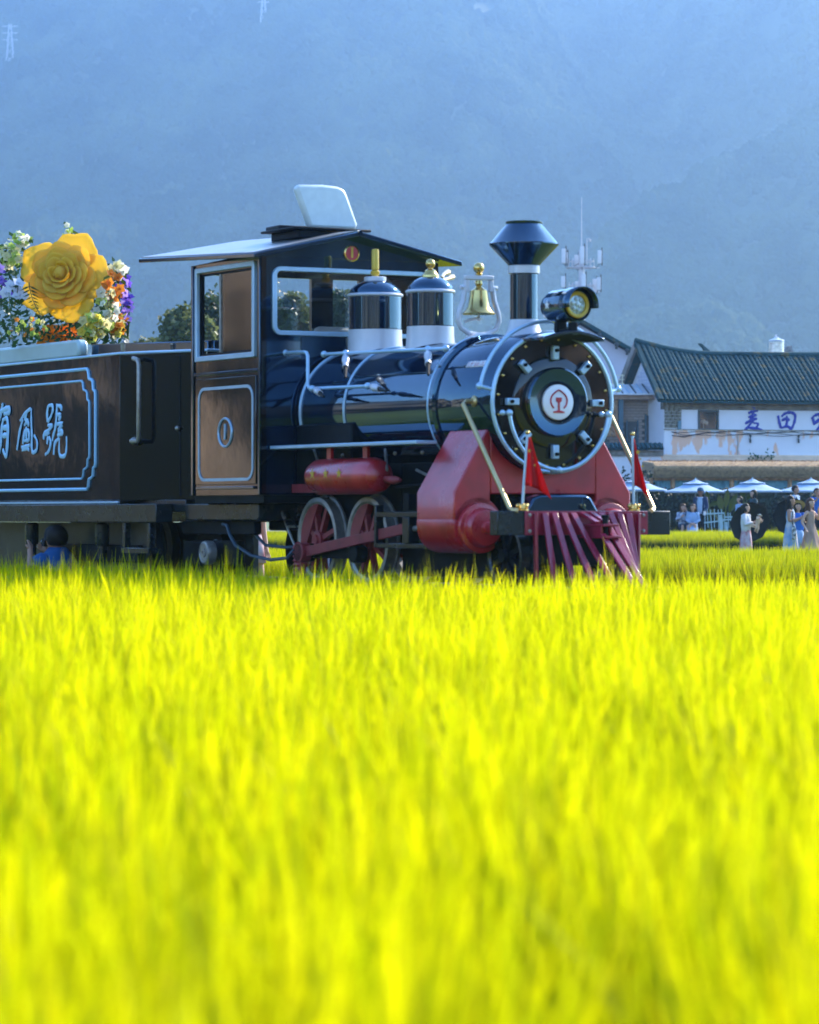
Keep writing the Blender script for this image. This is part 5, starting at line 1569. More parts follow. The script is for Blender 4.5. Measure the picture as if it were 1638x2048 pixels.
for px in (1340, 1352, 1458, 1472, 1578):
    x = (px-1325)*mpx
    b = MB()
    b.loft([(x, .30, .35, .07, .04, .15, 5), (x, .30, 1.0, .05, .04, .15, 5), (x, .30, 1.5, .06, .05, .15, 5), (x, .30, 2.12, .16, .05, .15, 5)], 18); b.build('tied_curtain', M['curtain'], pv_, solid=.008)
for x0, z0, L, mm in ((.9, 2.86, .25, 'badge_red'), (2.1, 2.9, .18, 'print_white'), (4.6, 2.84, .10, 'gold_paint')):
    pass

# parasols
def parasol(px, py_top, d, w, label, tilt=0):
    e = empty('parasol', (place(px, 0, d).x, d, .36), random.uniform(0, .3), label, 'parasol', 'pale double roofed parasols before the pavilion')
    zt = CAM_Z - (py_top-1030)/F_PX*d - .36
    z1, z2 = zt-.15, zt-.43
    R_ = w/2
    def roof(name, ra, za, rb, zb, val):
        n = 8; vs = []; fs = []
        for k in range(6):
            t = k/5; r = ra+(rb-ra)*t; z = za+(zb-za)*t - .03*math.sin(t*PI)
            for i in range(n*3):
                a = 2*PI*i/(n*3); sg = .985 if i % 3 else 1.0
                vs.append((r*sg*math.cos(a), r*sg*math.sin(a), z + (.012 if i % 3 else 0)))
        m_ = n*3
        for k in range(5):
            for i in range(m_): fs.append((k*m_+i, k*m_+(i+1) % m_, (k+1)*m_+(i+1) % m_, (k+1)*m_+i))
        for i in range(m_): vs.append((vs[5*m_+i][0]*1.01, vs[5*m_+i][1]*1.01, zb-val))
        for i in range(m_): fs.append((5*m_+i, 5*m_+(i+1) % m_, 6*m_+(i+1) % m_, 6*m_+i))
        b = MB(); b.add(vs, fs); return b.build(name, M['canopy'], e, solid=.006, sharp=25, recalc=False)
    roof('vent_canopy', .03, zt, R_*.41, z1, .02); roof('canopy', R_*.33, z1-.02, R_, z2, .05)
    b = MB(); b.tube([(0, 0, 0), (0, 0, zt+.05)], .025, 8); b.ball((0, 0, zt+.05), .02, 6); b.build('parasol_pole', M['fence_white'], e)
    for i in range(8):
        a = 2*PI*i/8
        b = MB(); b.bar((.05*math.cos(a), .05*math.sin(a), z1-.03), (R_*.97*math.cos(a), R_*.97*math.sin(a), z2-.015), .015); b.build('rib', M['fence_white'], e)
    b = MB(); b.lathe([(.24, 0), (.24, .06), (.06, .09), (.04, .3)], (0, 0, 0), 2, 16); b.build('parasol_base', M['dark_steel'], e)
parasol(1274, 956, 122, 2.2, 'pale parasol half hidden by the red flag and stay rod')
parasol(1391, 959, 121, 2.2, 'pale parasol behind the man in the cap')
parasol(1505, 958, 121, 2.28, 'pale parasol over the woman in profile, above the first black umbrella')
parasol(1622, 958, 121, 2.4, 'pale parasol at the right edge behind the two young men')
# lattice fence
fe = empty('lattice_fence', place(1408, 1030, 117.5), R(4), 'low bluish white lattice fence between the standing man and the broad leaves', 'fence'); fe.location.z = .36
fx = 117.5/F_PX
for i, px in enumerate((1410, 1415, 1422, 1429, 1437, 1444, 1449, 1457, 1462)):
    x = (px-1408)*fx; lean = .02*(i % 3)
    b = MB(); zt = .98 if px < 1447 else .86
    b.bar((x+lean, 0, zt*.1 if i % 2 == 0 else .35), (x-lean*.5, 0, zt+.02*(i % 2)), .026, .02, up=(0, 1, 0)); b.build('paling', M['fence_white'], fe)
for z0, z1, xa, xb in ((.82, .86, -.05, .70), (.52, .60, 0, .70), (.72, .72, .70, 1.0), (.62, .64, .55, 1.02)):
    b = MB(); b.bar((xa, -.03, z0), (xb, -.03, z1), .03, .05); b.build('rail', M['fence_white'], fe)
b = MB(); b.bar((.62, -.05, .0), (.56, -.05, .80), .12, .05, up=(0, 1, 0)); b.bar((.80, -.05, 0), (.76, -.05, .55), .10, .05, up=(0, 1, 0)); b.build('broad_board', M['fence_white'], fe)
# broad leaved plants
M['banana'] = leaf_mat('broad_leaf_green', (.06, .10, .02), (.14, .16, .035), .35, .4)
def broad_plant(px, d, leaves, label, seed):
    e = empty('broad_leaved_plant', (place(px, 0, d).x, d, .36), 0, label, 'plant', 'broad leaved plants on the terrace')
    rr = random.Random(seed)
    for lx, lz, L, W, ang, tip in leaves:
        vs = []; fs = []; n = 8
        dx, dz = math.sin(ang), math.cos(ang)
        for i in range(n+1):
            t = i/n; w = W*math.sin(min(1, t*1.08+.04)*PI)**.7*.5
            c = Vector((lx + dx*L*t, -.15*t*t, lz + dz*L*t - tip*t*t))
            pr = Vector((dz, 0, -dx))
            vs += [c-pr*w+Vector((0, -.04, 0)), c, c+pr*w+Vector((0, -.04, 0))]
        for i in range(n):
            for j in (0, 1): fs.append((3*i+j, 3*i+j+1, 3*i+j+4, 3*i+j+3))
        b = MB(); b.add(vs, fs); o = b.build('leaf', M['banana'], e, solid=.006, sharp=0, recalc=False)
        b = MB(); b.tube([(0, 0, 0), (lx*.6, 0, lz*.6), (lx, 0, lz)], .02, 6); b.build('stalk', M['stem'], e)
broad_plant(1450, 118.6, [(-.10, .95, .62, .24, -.25, 0), (.02, 1.05, .75, .20, .10, .02), (.16, .90, .75, .26, .35, .02), (.3, .7, .5, .2, .5, .05), (-.35, .80, .5, .2, -.9, .18)], 'broad leaved plant with upright blades behind the lattice fence', 1)
broad_plant(1418, 119.5, [(.02, 1.1, .5, .18, .9, .18), (.0, 1.3, .4, .14, -.3, .02)], 'drooping broad leaf plant right behind the standing man', 2)
broad_plant(1490, 122.5, [(-.05, 1.35, .5, .2, -.2, .02), (.05, 1.3, .45, .16, .4, .05)], 'dark broad leaves between the two women under the parasol', 3)
# dark hedge added to stand in for the shade deep in the terrace
M['screen'] = leaf_mat('dark_screen_leaf', (.012, .025, .012), (.025, .045, .02), .2, .6)
b = MB(); rr = random.Random(12)
for i in range(5200):
    x = rr.uniform(7.6, 17.5); z = .36 + rr.uniform(0, 1.75); y = 128 + rr.uniform(0, 1.2)
    if x < 9.2: z += .9*rr.random()
    p = Vector((x, y, z)); q = Vector((rr.uniform(-1, 1), rr.uniform(-1, .3), rr.uniform(-.6, 1))).normalized()*rr.uniform(.10, .2); t = q.orthogonal()*.35
    b.add([p, p+q*.5+t, p+q, p+q*.5-t], [(0, 1, 2, 3)])
hd = empty('screen', (8, 128, .36), 0, 'added dark hedge in the shade behind the parasols', 'screen')
o = b.build('foliage', M['screen'], hd, sharp=0, recalc=False); o['kind'] = 'stuff'
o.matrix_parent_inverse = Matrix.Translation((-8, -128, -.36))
b = MB(); b.box((-.3, .5, 0), (9.4, .9, 1.7)); b.build('screen_core', mat('screen_shade', (.01, .015, .008), .9), hd)

# antenna mast
am = empty('antenna_mast', place(1163, 1030, 165), 0, 'grey telecom mast with two tiers of panel antennas and a long whip', 'antenna mast'); am.location.z = 0
k = 165/F_PX
zp = lambda py: 1.15 + (1030-py)*k
xp = lambda px: (px-1163)*k
M['mast'] = mat('galvanised_mast', (.50, .50, .55), .5, .3, var=.1)
b = MB(); b.tube([(0, 0, 0), (0, 0, zp(500))], [.30, .13], 12); b.build('mast_pole', M['mast'], am)
b = MB(); b.tube([(0, 0, zp(500)), (.01, 0, zp(394))], [.03, .012], 6); b.build('whip_antenna', M['mast'], am)
b = MB(); b.tube([(xp(1174), 0, zp(530)), (xp(1174), 0, zp(477)), (xp(1180), 0, zp(477))], .02, 6); b.ball((xp(1180), 0, zp(481)), .07, 8); b.build('camera_arm', M['mast'], am)
for tier, py in ((0, 535), (1, 583)):
    b = MB()
    b.arc((0, 0, zp(py)), .62, .035, 2, n=24, m=6); b.arc((0, 0, zp(py-12)), .60, .02, 2, n=24, m=6)
    for i in range(8): a = 2*PI*i/8; b.tube([(.62*math.cos(a), .62*math.sin(a), zp(py)), (.60*math.cos(a), .60*math.sin(a), zp(py-18))], .018, 5)
    for i in range(3): a = 2*PI*i/3+.3; b.tube([(0, 0, zp(py)), (.95*math.cos(a), .95*math.sin(a), zp(py))], .03, 5)
    b.build('platform', M['mast'], am)
for tier, (px, y0, y1, dy) in enumerate(((1127, 498, 527, -.2), (1199, 501, 527, -.1), (1163, 495, 530, -.7), (1132, 503, 526, .5), (1154, 508, 530, .6), (1126, 553, 575, -.2), (1197, 555, 580, -.1), (1166, 550, 580, -.7), (1190, 557, 582, .3), (1155, 561, 580, .5))):
    x = xp(px); b = MB(); b.box((x-.10, dy-.07, zp(y1)), (x+.10, dy+.07, zp(y0))); pa = b.build('panel_antenna', M['white'], am, bevel=.02)
    b = MB(); b.tube([(x+.12, dy+.12, zp(y1)-.1), (x+.12, dy+.12, zp(y0)+.15)], .03, 6); b.tube([(x, dy+.1, zp(y1)-.02), (x*.8, dy*.8, zp(y1)-.25), (x*.4, dy*.4, zp(y1)-.12), (x*.15, 0, zp(y1))], .015, 5); b.build('antenna_bracket', M['cable'], pa)

# pylons far up the hillside
def pylon(px, py0, py1, label):
    d = 2500
    for dd in range(2000, 2990, 10):
        p = place(px, py1, dd)
        if hills_height(p.x, p.y) >= p.z: d = dd; break
    e = empty('pylon', place(px, py1, d-4), 0, label, 'pylon', 'power pylons on the hill')
    h = (py1-py0)*d/F_PX; w = h*.09
    b = MB()
    for sx, sy in ((-1, -1), (1, -1), (1, 1), (-1, 1)): b.bar((sx*w, sy*w, -3), (sx*w*.2, sy*w*.2, h), .5)
    for i in range(7):
        z0, z1 = h*i/7, h*(i+1)/7; a, c = w*(1-.8*i/7), w*(1-.8*(i+1)/7)
        b.bar((-a, -a, z0), (c, -c, z1), .3); b.bar((a, -a, z0), (-c, -c, z1), .3)
    b.build('tower_lattice', M['mast'], e)
    for q in (.72, .84, .96):
        b = MB(); b.bar((-w*1.5, 0, h*q), (w*1.5, 0, h*q), .5); b.build('cross_arm', M['mast'], e)
pylon(20, 48, 160, 'pale lattice pylon on the hillside at the far left')
pylon(527, -20, 66, 'pale lattice pylon at the top of the hill above the cab')

# trees behind the train
M['bark'] = mat('bark', (.08, .06, .045), .9, var=.3)
M['tree_leaf'] = leaf_mat('tree_leaf', (.05, .075, .025), (.15, .17, .06), .45, .5)
def crown_leaves(rad, nclump, per, leaf, seed):
    rr = random.Random(seed); b = MB()
    for _ in range(nclump):
        while True:
            p = Vector((rr.uniform(-1, 1), rr.uniform(-1, 1), rr.uniform(-1, 1)))
            if .45 < p.length < 1 and p.z > -.7: break
        p = Vector((p.x*rad[0], p.y*rad[1], p.z*rad[2]))*(.75+.35*noise.noise(p*1.7+Vector((seed, 0, 0))))
        cs = rr.uniform(.25, .55)*max(rad)*.30
        for _ in range(per):
            q = p + Vector((rr.gauss(0, cs), rr.gauss(0, cs), rr.gauss(0, cs*.6)))
            d = Vector((rr.uniform(-1, 1), rr.uniform(-1, 1), rr.uniform(-.7, .6))).normalized()*leaf*rr.uniform(.6, 1.2)
            t = d.orthogonal().normalized()*d.length*.38
            if rr.random() < .5: t = t.cross(d).normalized()*t.length
            b.add([q, q+d*.5+t, q+d, q+d*.5-t], [(0, 1, 2, 3)])
    me = b.mesh('crown', 0, recalc=False); return me
def tree(px, py_c, d, rw, rh, label, seed, clumps=150):
    c = place(px, py_c, d)
    e = empty('tree', (c.x, c.y, 0), 0, label, 'tree', 'leafy trees behind the train')
    b = MB(); b.tube([(0, 0, 0), (.05, 0, c.z*.4), (0, 0, c.z*.9)], [.22, .17, .08], 10)
    rr = random.Random(seed)
    for i in range(7):
        a = rr.uniform(0, 6.28); q = Vector((math.cos(a)*rw*.7, math.sin(a)*rw*.7, c.z + rh*rr.uniform(-.3, .6)))
        b.tube([(0, 0, c.z*.45+.1*i), q*.5+Vector((0, 0, c.z*.3)), q], [.09, .05, .02], 6)
    b.build('trunk', M['bark'], e)
    o = link('crown', crown_leaves((rw, rw, rh), clumps, 34, .20, seed), M['tree_leaf'], e); o.location = (0, 0, c.z)
tree(372, 668, 104, .95, 1.0, 'bushy tree between the tender and the cab', 1, 150)
tree(425, 645, 108, .9, 1.15, 'bushy tree seen through the cab side window', 2, 130)
tree(585, 640, 106, .85, .9, 'bushy tree seen through the left part of the cab front window', 3, 130)
tree(690, 640, 109, 1.0, 1.0, 'bushy tree seen through the cab window beside the sand dome', 4, 130)
tree(300, 705, 112, .7, .5, 'low bush top showing over the tender rim', 5, 60)
# ------------------------------------------------------------------ people
def skin_mat(n, c):
    return mat(n, c, .55, 0, .4, var=.06, vscale=5)
M['skin'] = skin_mat('skin_light', (.52, .30, .21)); M['skin_tan'] = skin_mat('skin_tan', (.36, .19, .12)); M['skin_dark'] = skin_mat('skin_brown', (.22, .11, .07))
M['hair_black'] = mat('hair_black', (.012, .009, .008), .6, 0, .2); M['hair_brown'] = mat('hair_brown', (.08, .035, .018), .6, 0, .2)
M['lips'] = mat('lips', (.40, .09, .08), .5); M['eye'] = mat('eye_dark', (.01, .008, .008), .3)
def cloth(n, c, c2=None, vs=4, tr=.15, rough=.85):
    if c2: return leaf_mat(n, c, c2, tr, rough, vscale=vs)
    return leaf_mat(n, tuple(x*.9 for x in c), tuple(min(1, x*1.08) for x in c), tr, rough, vscale=vs)

BASE = dict(pelvis=(0, 0, .52), belly=(0, -.004, .60), chest=(0, 0, .72), neck=(0, .005, .815), neck2=(0, -.004, .858), head=(0, -.012, .90), crown=(0, -.002, .942),
            sa=(-.098, .004, .79), ea=(-.125, .012, .625), wa=(-.128, -.02, .485), sb=(.098, .004, .79), eb=(.125, .012, .625), wb=(.128, -.02, .485),
            ha=(-.048, 0, .49), ka=(-.052, -.012, .275), aa=(-.052, .012, .045), ta=(-.058, -.075, .018), hb=(.048, 0, .49), kb=(.052, -.012, .275), ab=(.052, .012, .045), tb=(.058, -.075, .018))
RAD = dict(pelvis=(.074, .058), belly=(.066, .052), chest=(.080, .058), neck=(.030, .030), neck2=(.027, .028), head=(.045, .052), crown=(.047, .055), sa=.034, ea=.024, wa=.017, sb=.034, eb=.024, wb=.017,
           ha=.054, ka=.037, aa=.023, ta=.018, hb=.054, kb=.037, ab=.023, tb=.018)
EDGES = [('pelvis', 'belly'), ('belly', 'chest'), ('chest', 'neck'), ('neck', 'neck2'), ('neck2', 'head'), ('head', 'crown'), ('chest', 'sa'), ('sa', 'ea'), ('ea', 'wa'), ('chest', 'sb'), ('sb', 'eb'), ('eb', 'wb'),
         ('pelvis', 'ha'), ('ha', 'ka'), ('ka', 'aa'), ('aa', 'ta'), ('pelvis', 'hb'), ('hb', 'kb'), ('kb', 'ab'), ('ab', 'tb')]

class Person:
    def __init__(s, label, loc, yaw, h, pose=None, skin='skin', group=None, head_turn=0, slim=1.0, body_mat=None):
        s.e = empty('person', loc, R(yaw), label, 'person', group)
        s.h = h; s.J = {k: Vector(v) for k, v in BASE.items()}
        for k, v in (pose or {}).items(): s.J[k] = Vector(v)
        s.skin = M[skin]
        s.ht = R(head_turn)
        s._body(slim)
    def P(s, k): return s.J[k]*s.h
    def _body(s, slim):
        names = list(s.J); idx = {k: i for i, k in enumerate(names)}
        vs = [s.J[k]*s.h for k in names]
        rs = [RAD[k] if isinstance(RAD[k], tuple) else (RAD[k], RAD[k]) for k in names]
        rs = [(a*s.h*slim if k not in ('head', 'crown', 'neck', 'neck2') else a*s.h, c*s.h) for (a, c), k in zip(rs, names)]
        es = [(idx[a], idx[c]) for a, c in EDGES]
        for sd in 'ab':           # palm, four fingers and a thumb
            w = s.P('w'+sd); d = (w - s.P('e'+sd)).normalized()
            side = d.cross(Vector((0, -1, .25))).normalized()
            if sd == 'b': side = -side
            cu = s.J.get('curl'+sd)
            bend = d.cross(side).normalized()*(.5 if True else 0)
            h = s.h
            pm = len(vs); vs.append(w + d*.030*h); rs.append((.020*h, .012*h)); es.append((idx['w'+sd], pm))
            for i, ln in enumerate((.040, .046, .044, .034)):
                o = side*((i-1.5)*.0115*h)
                k1 = len(vs); vs.append(w + d*(.052*h) + o); rs.append((.0068*h,)*2); es.append((pm, k1))
                k2 = len(vs); vs.append(w + d*(.052+ln*.55)*h + o*1.1 + bend*.008*h); rs.append((.0058*h,)*2); es.append((k1, k2))
                k3 = len(vs); vs.append(w + d*(.052+ln*.9)*h + o*1.1 + bend*.022*h); rs.append((.0048*h,)*2); es.append((k2, k3))
            k1 = len(vs); vs.append(w + d*.022*h - side*.022*h + bend*.01*h); rs.append((.0075*h,)*2); es.append((pm, k1))
            k2 = len(vs); vs.append(w + d*.045*h - side*.030*h + bend*.022*h); rs.append((.006*h,)*2); es.append((k1, k2))
        me = bpy.data.meshes.new('body'); me.from_pydata(vs, es, [])
        o = bpy.data.objects.new('body', me); col.objects.link(o); o.parent = s.e
        me.materials.append(s.skin)
        sk = o.modifiers.new('skin', 'SKIN')
        bm = bmesh.new(); bm.from_mesh(me); lay = bm.verts.layers.skin.verify()
        for v, r in zip(bm.verts, rs):
            v[lay].radius = r; v[lay].use_root = False
        bm.verts.ensure_lookup_table(); bm.verts[idx['pelvis']][lay].use_root = True
        bm.to_mesh(me); bm.free()
        sk.use_smooth_shade = True
        sb = o.modifiers.new('smooth', 'SUBSURF'); sb.levels = 1; sb.render_levels = 1
        s.body = o
        # face and ears on the head
        h = s.h; c = s.P('crown'); Rz = Matrix.Rotation(s.ht, 3, 'Z')
        def hp(x, y, z): return c + Rz @ Vector((x, y, z))*h
        b = MB()
        n = 10
        b.ball(c + Rz @ Vector((0, -.006, -.012))*h, .060*h, 12, (.90, 1.02, 1.16))      # skull and cheeks
        b.ball(hp(0, -.030, -.058), .032*h, 10, (1, 1, .85))       # chin
        b.tube([hp(0, -.060, -.002), hp(0, -.070, -.022), hp(0, -.064, -.030)], [.005*h, .0085*h, .006*h], 8)
        for sg in (-1, 1): b.ball(hp(.054*sg, .004, -.018), .012*h, 7, (.5, 1, 1.5))
        f = b.build('face', s.skin, s.e)
        for sg in (-1, 1):
            b = MB(); b.ball(hp(.022*sg, -.0605, -.004), .0062*h, 6, (1.4, .6, .8)); b.tube([hp(.012*sg, -.065, .010), hp(.034*sg, -.058, .010)], .0026*h, 5); b.build('eye', M['eye'], f)
        b = MB(); b.tube([hp(-.014, -.0595, -.047), hp(0, -.064, -.046), hp(.014, -.0595, -.047)], [.003*h, .0052*h, .003*h], 6); b.build('mouth', M['lips'], f)
    def hair(s, m, long=0, bun=False, volume=1.0, side=0):
        h = s.h; c = s.P('crown'); Rz = Matrix.Rotation(s.ht, 3, 'Z')
        b = MB(); b.ball((0, 0, 0), .072*h*volume, 16, (.98, 1.05, 1.05))
        o_v = []
        for p in b.v:
            p = Vector(p)
            if p.y < -.008*h and p.z < .026*h:      # keep the face free
                p.y = -.008*h + (p.y+.008*h)*.15
                p.x *= .86
            if p.z < -.045*h: p.z = -.045*h + (p.z+.045*h)*.4
            p = Rz @ (p + Vector((0, .008, .002))*h) + c
            o_v.append(tuple(p))
        b.v = o_v
        if long:
            base = s.J['crown']
            rings = []
            for i in range(9):
                t = i/8
                q = Rz @ Vector((side*t, .035+.012*math.sin(t*3), -.01-long*t))
                rings.append(((base.x+q.x)*h, (base.y+q.y)*h, (base.z+q.z)*h, (.062-.020*t)*h, (.040-.016*t)*h, .10, 7))
            b.loft(rings, 22, True)
            for sg in (-1, 1):      # locks that fall in front of the shoulders
                pts = [Vector((base.x, base.y, base.z))*h + Rz @ Vector((.052*sg, .0-.03*t*math.sin(t*2.5), -.01-long*.85*t))*h for t in (0, .2, .4, .6, .8, 1)]
                b.tube(pts, [q*h for q in (.018, .022, .024, .022, .016, .006)], 8)
        if bun: b.ball(c + Rz @ Vector((0, .07, .02))*h, .03*h, 10)
        return b.build('hair', m, s.e, sharp=180)
    def cap(s, m, brim=True, beanie=False):
        h = s.h; c = s.P('crown'); Rz = Matrix.Rotation(s.ht, 3, 'Z')
        b = MB(); b.lathe([(.071*h, -.02*h if beanie else .004*h), (.072*h, .02*h), (.060*h, .052*h), (.035*h, .072*h), (0, .078*h)], (0, 0, 0), 2, 24)
        if brim: b.cbox((0, -.085*h, .012*h), (.085*h, .075*h, .006*h))
        b.v = [tuple(Rz @ Vector((p[0]*.96, p[1]*1.04, p[2])) + c) for p in b.v]
        return b.build('cap', m, s.e)
    def wide_hat(s, m, r=.14, tilt=(0, 0, 0)):
        h = s.h; c = s.P('crown')
        b = MB(); b.lathe([(r*h, .028*h), (r*.72*h, .024*h), (.070*h, .02*h), (.068*h, .055*h), (.05*h, .075*h), (0, .08*h)], (0, 0, 0), 2, 28)
        o = b.build('hat', m, s.e, solid=.004); o.location = c; o.rotation_euler = tilt; return o
    def garment(s, name, m, rings, n=26, solid=.006):
        h = s.h; b = MB()
        b.loft([(q[0]*h, q[1]*h, q[2]*h, q[3]*h, q[4]*h, *(q[5:] or ())) for q in rings], n)
        return b.build(name, m, s.e, solid=solid*h if solid < .05 else 0, sharp=180, recalc=False)
    def top(s, m, z0=.50, z1=.815, loose=1.08, name='top', lean=None):
        J = s.J; r = []
        for t in [i/8 for i in range(9)]:
            z = z0+(z1-z0)*t
            ch, pv = J['chest'], J['pelvis']
            k = min(1, max(0, (z-pv.z)/(max(.02, ch.z-pv.z)))); ax = pv.x+(ch.x-pv.x)*k; ay = pv.y+(ch.y-pv.y)*k
            wx = .080 + .022*math.sin(min(1, t*1.02)*PI*.75) ; wy = .062+.012*math.sin(t*PI)
            if t > .87: wx, wy = (.075, .05) if t < .95 else (.042, .042)
            r.append((ax, ay, z, wx*loose, wy*loose, .03, 5))
        return s.garment(name, m, r)
    def sleeves(s, m, full=True, loose=1.0, which='ab'):
        for sd in which:
            a, e_, w = s.P('s'+sd), s.P('e'+sd), s.P('w'+sd); h = s.h
            ch = s.P('chest'); a0 = a + (Vector((ch.x, ch.y, a.z))-a)*.35
            pts = [a0, a, (a+e_)/2, e_] if full else [a0, a, (a+e_)*.5]
            rad = [.045, .046*loose, .038*loose, .034*loose] if full else [.045, .046*loose, .044*loose]
            if full: pts += [(e_+w)/2, w + (e_-w)*.06]; rad += [.030*loose, .027*loose]
            b = MB(); b.tube(pts, [q*h for q in rad], 12); b.build('sleeve', m, s.e, sharp=180)
    def trousers(s, m, shorts=False):
        h = s.h
        b0 = MB()
        for sd in 'ab':
            pl, hp, kn, an = s.P('pelvis'), s.P('h'+sd), s.P('k'+sd), s.P('a'+sd)
            pts = [pl+(hp-pl)*.5+Vector((0, 0, .03*h)), hp, (hp+kn)/2, kn] + ([] if shorts else [(kn+an)/2, an+Vector((0, 0, .01*h))])
            b = MB(); b.tube(pts, [q*h for q in ([.062, .064, .054, .048, .044, .040][:len(pts)])], 14); b.build('trouser_leg', m, s.e, sharp=180)
    def shoes(s, m):
        h = s.h
        for sd in 'ab':
            a, t = s.P('a'+sd), s.P('t'+sd)
            b = MB(); d = (t-a); d.z = 0
            b.tube([a+Vector((0, .02*h, -.025*h)), a+d*.3+Vector((0, 0, -.022*h)), a+d*.9+Vector((0, 0, -.028*h)), a+d*1.15+Vector((0, 0, -.03*h))], [.024*h, .028*h, .024*h, .012*h], 10, squash=.8); b.build('shoe', m, s.e, sharp=180)

C_white = cloth('white_cloth', (.62, .62, .64)); C_pale = cloth('pale_blue_cloth', (.30, .44, .66)); C_navy = cloth('navy_cloth', (.015, .035, .09), tr=.03); C_black = cloth('black_cloth', (.010, .012, .016), tr=.02)
C_dark = cloth('dark_green_cloth', (.02, .05, .06), tr=.03); C_tan = cloth('tan_dress_cloth', (.50, .33, .25), tr=.35); C_blue = cloth('blue_cloth', (.03, .14, .50), tr=.15); C_tee = cloth('blue_shirt_cloth', (.010, .075, .22), tr=.05)
C_skirt = cloth('floral_skirt_cloth', (.50, .22, .24), (.62, .52, .58), 6, .25); C_dress = cloth('tie_dye_dress_cloth', (.66, .66, .70), (.08, .30, .58), 3.2, .3); C_striped = cloth('navy_white_knit', (.55, .60, .70), (.03, .05, .14), 9, .1)
C_beige = cloth('beige_baby_cloth', (.60, .42, .28), tr=.2); C_babyhat = cloth('pale_hat_cloth', (.48, .56, .60)); C_straw = cloth('straw_hat_weave', (.42, .30, .12), tr=.15)
C_grey = cloth('light_shirt_cloth', (.38, .50, .66)); C_cap = cloth('teal_cap_cloth', (.02, .10, .18), tr=.03)

def stand(px, d, z=0.0): return Vector((place(px, 0, d).x, d, z))
# woman with baby under the first umbrella
def reach(sd, e_, w): return {'e'+sd: e_, 'w'+sd: w}
p = Person('woman in white cardigan and floral pink skirt holding a baby before a black umbrella', stand(1492, 88), 62, 1.43, {**reach('a', (-.12, -.03, .63), (-.02, -.15, .665)), **reach('b', (.13, -.02, .63), (.04, -.16, .60))})
p.hair(M['hair_black'], .10, True); p.top(C_white, .50, .82, 1.15, 'cardigan'); p.sleeves(C_white, True, 1.15)
p.garment('skirt', C_skirt, [(0, 0, .60, .072, .058, .02, 6), (0, 0, .52, .092, .078, .03, 6), (0, 0, .40, .105, .095, .06, 7), (0, 0, .2, .115, .11, .09, 7), (0, 0, .03, .125, .12, .12, 7)], 34)
b = MB(); hh = p.h; b.tube([(.075*hh, -.06*hh, .62*hh), (.07*hh, -.062*hh, .74*hh), (.055*hh, -.02*hh, .83*hh), (.05*hh, .05*hh, .79*hh)], .011*hh, 8); b.build('bag_strap', M['rubber'], p.e)
p.shoes(C_black)
bp = Person('baby in beige clothes and pale bucket hat carried on the woman\'s arm', stand(1509, 87.72, .66), 40, .56, {'ea': (-.16, -.06, .66), 'wa': (-.12, -.15, .70), 'eb': (.16, -.06, .66), 'wb': (.10, -.16, .72), 'ka': (-.07, -.07, .30), 'aa': (-.07, -.04, .12), 'kb': (.07, -.07, .30), 'ab': (.07, -.04, .12), 'ta': (-.075, -.10, .08), 'tb': (.075, -.10, .08), 'neck': (0, .005, .78), 'neck2': (0, -.004, .81), 'head': (0, -.012, .85), 'crown': (0, -.002, .90)}, slim=1.35)
bp.e.rotation_euler[1] = R(22); bp.wide_hat(C_babyhat, .125); bp.top(C_beige, .46, .84, 1.25, 'romper'); bp.sleeves(C_beige, True, 1.3); bp.trousers(C_beige)

def umbrella(label, px, py, d, r, axis, grip):
    e = empty('umbrella', place(px, py, d), 0, label, 'umbrella', 'open black sun umbrellas')
    q = Vector(axis).normalized().to_track_quat('Z', 'Y')
    b = MB(); vs = []; fs = []
    n = 8
    for k in range(7):
        t = k/6; a_ = t*R(68)
        rr_ = r*math.sin(a_)/math.sin(R(68)); z = r*.95*(math.cos(a_)-1)*.75
        for i in range(n*2):
            t_ = 2*PI*i/(n*2); f = 1 if i % 2 == 0 else .955
            vs.append(q @ Vector((rr_*f*math.cos(t_), rr_*f*math.sin(t_), z + (.0 if i % 2 == 0 else .01*t))))
    for k in range(6):
        for i in range(n*2): fs.append((k*16+i, k*16+(i+1) % 16, (k+1)*16+(i+1) % 16, (k+1)*16+i))
    b.add(vs, fs); b.build('canopy', C_black, e, solid=.004, sharp=20, recalc=False)
    for i in range(8):
        t_ = 2*PI*i/8; b = MB()
        b.tube([q @ Vector((r*math.sin(R(68)*t)/math.sin(R(68))*math.cos(t_)*.99, r*math.sin(R(68)*t)/math.sin(R(68))*math.sin(t_)*.99, r*.95*(math.cos(R(68)*t)-1)*.75-.008)) for t in (0, .25, .5, .75, 1.02)], .004, 5); b.ball(q @ Vector((r*1.0*math.cos(t_), r*1.0*math.sin(t_), r*.95*(math.cos(R(68))-1)*.75)), .010, 6); b.build('rib', M['dark_steel'], e)
    b = MB(); b.tube([q @ Vector((0, 0, .05)), q @ Vector((0, 0, -.2)), Vector(grip)-place(px, py, d)], .009, 6); b.build('shaft', M['steel'], e)
umbrella('open black umbrella behind the woman with the baby', 1493, 1040, 88.75, .56, (-.30, .95, .28), place(1500, 1062, 88.0))
umbrella('open black umbrella behind the straw hat, between the two long haired women', 1588, 1030, 91.2, .54, (.25, .95, .25), place(1598, 1050, 90.3))

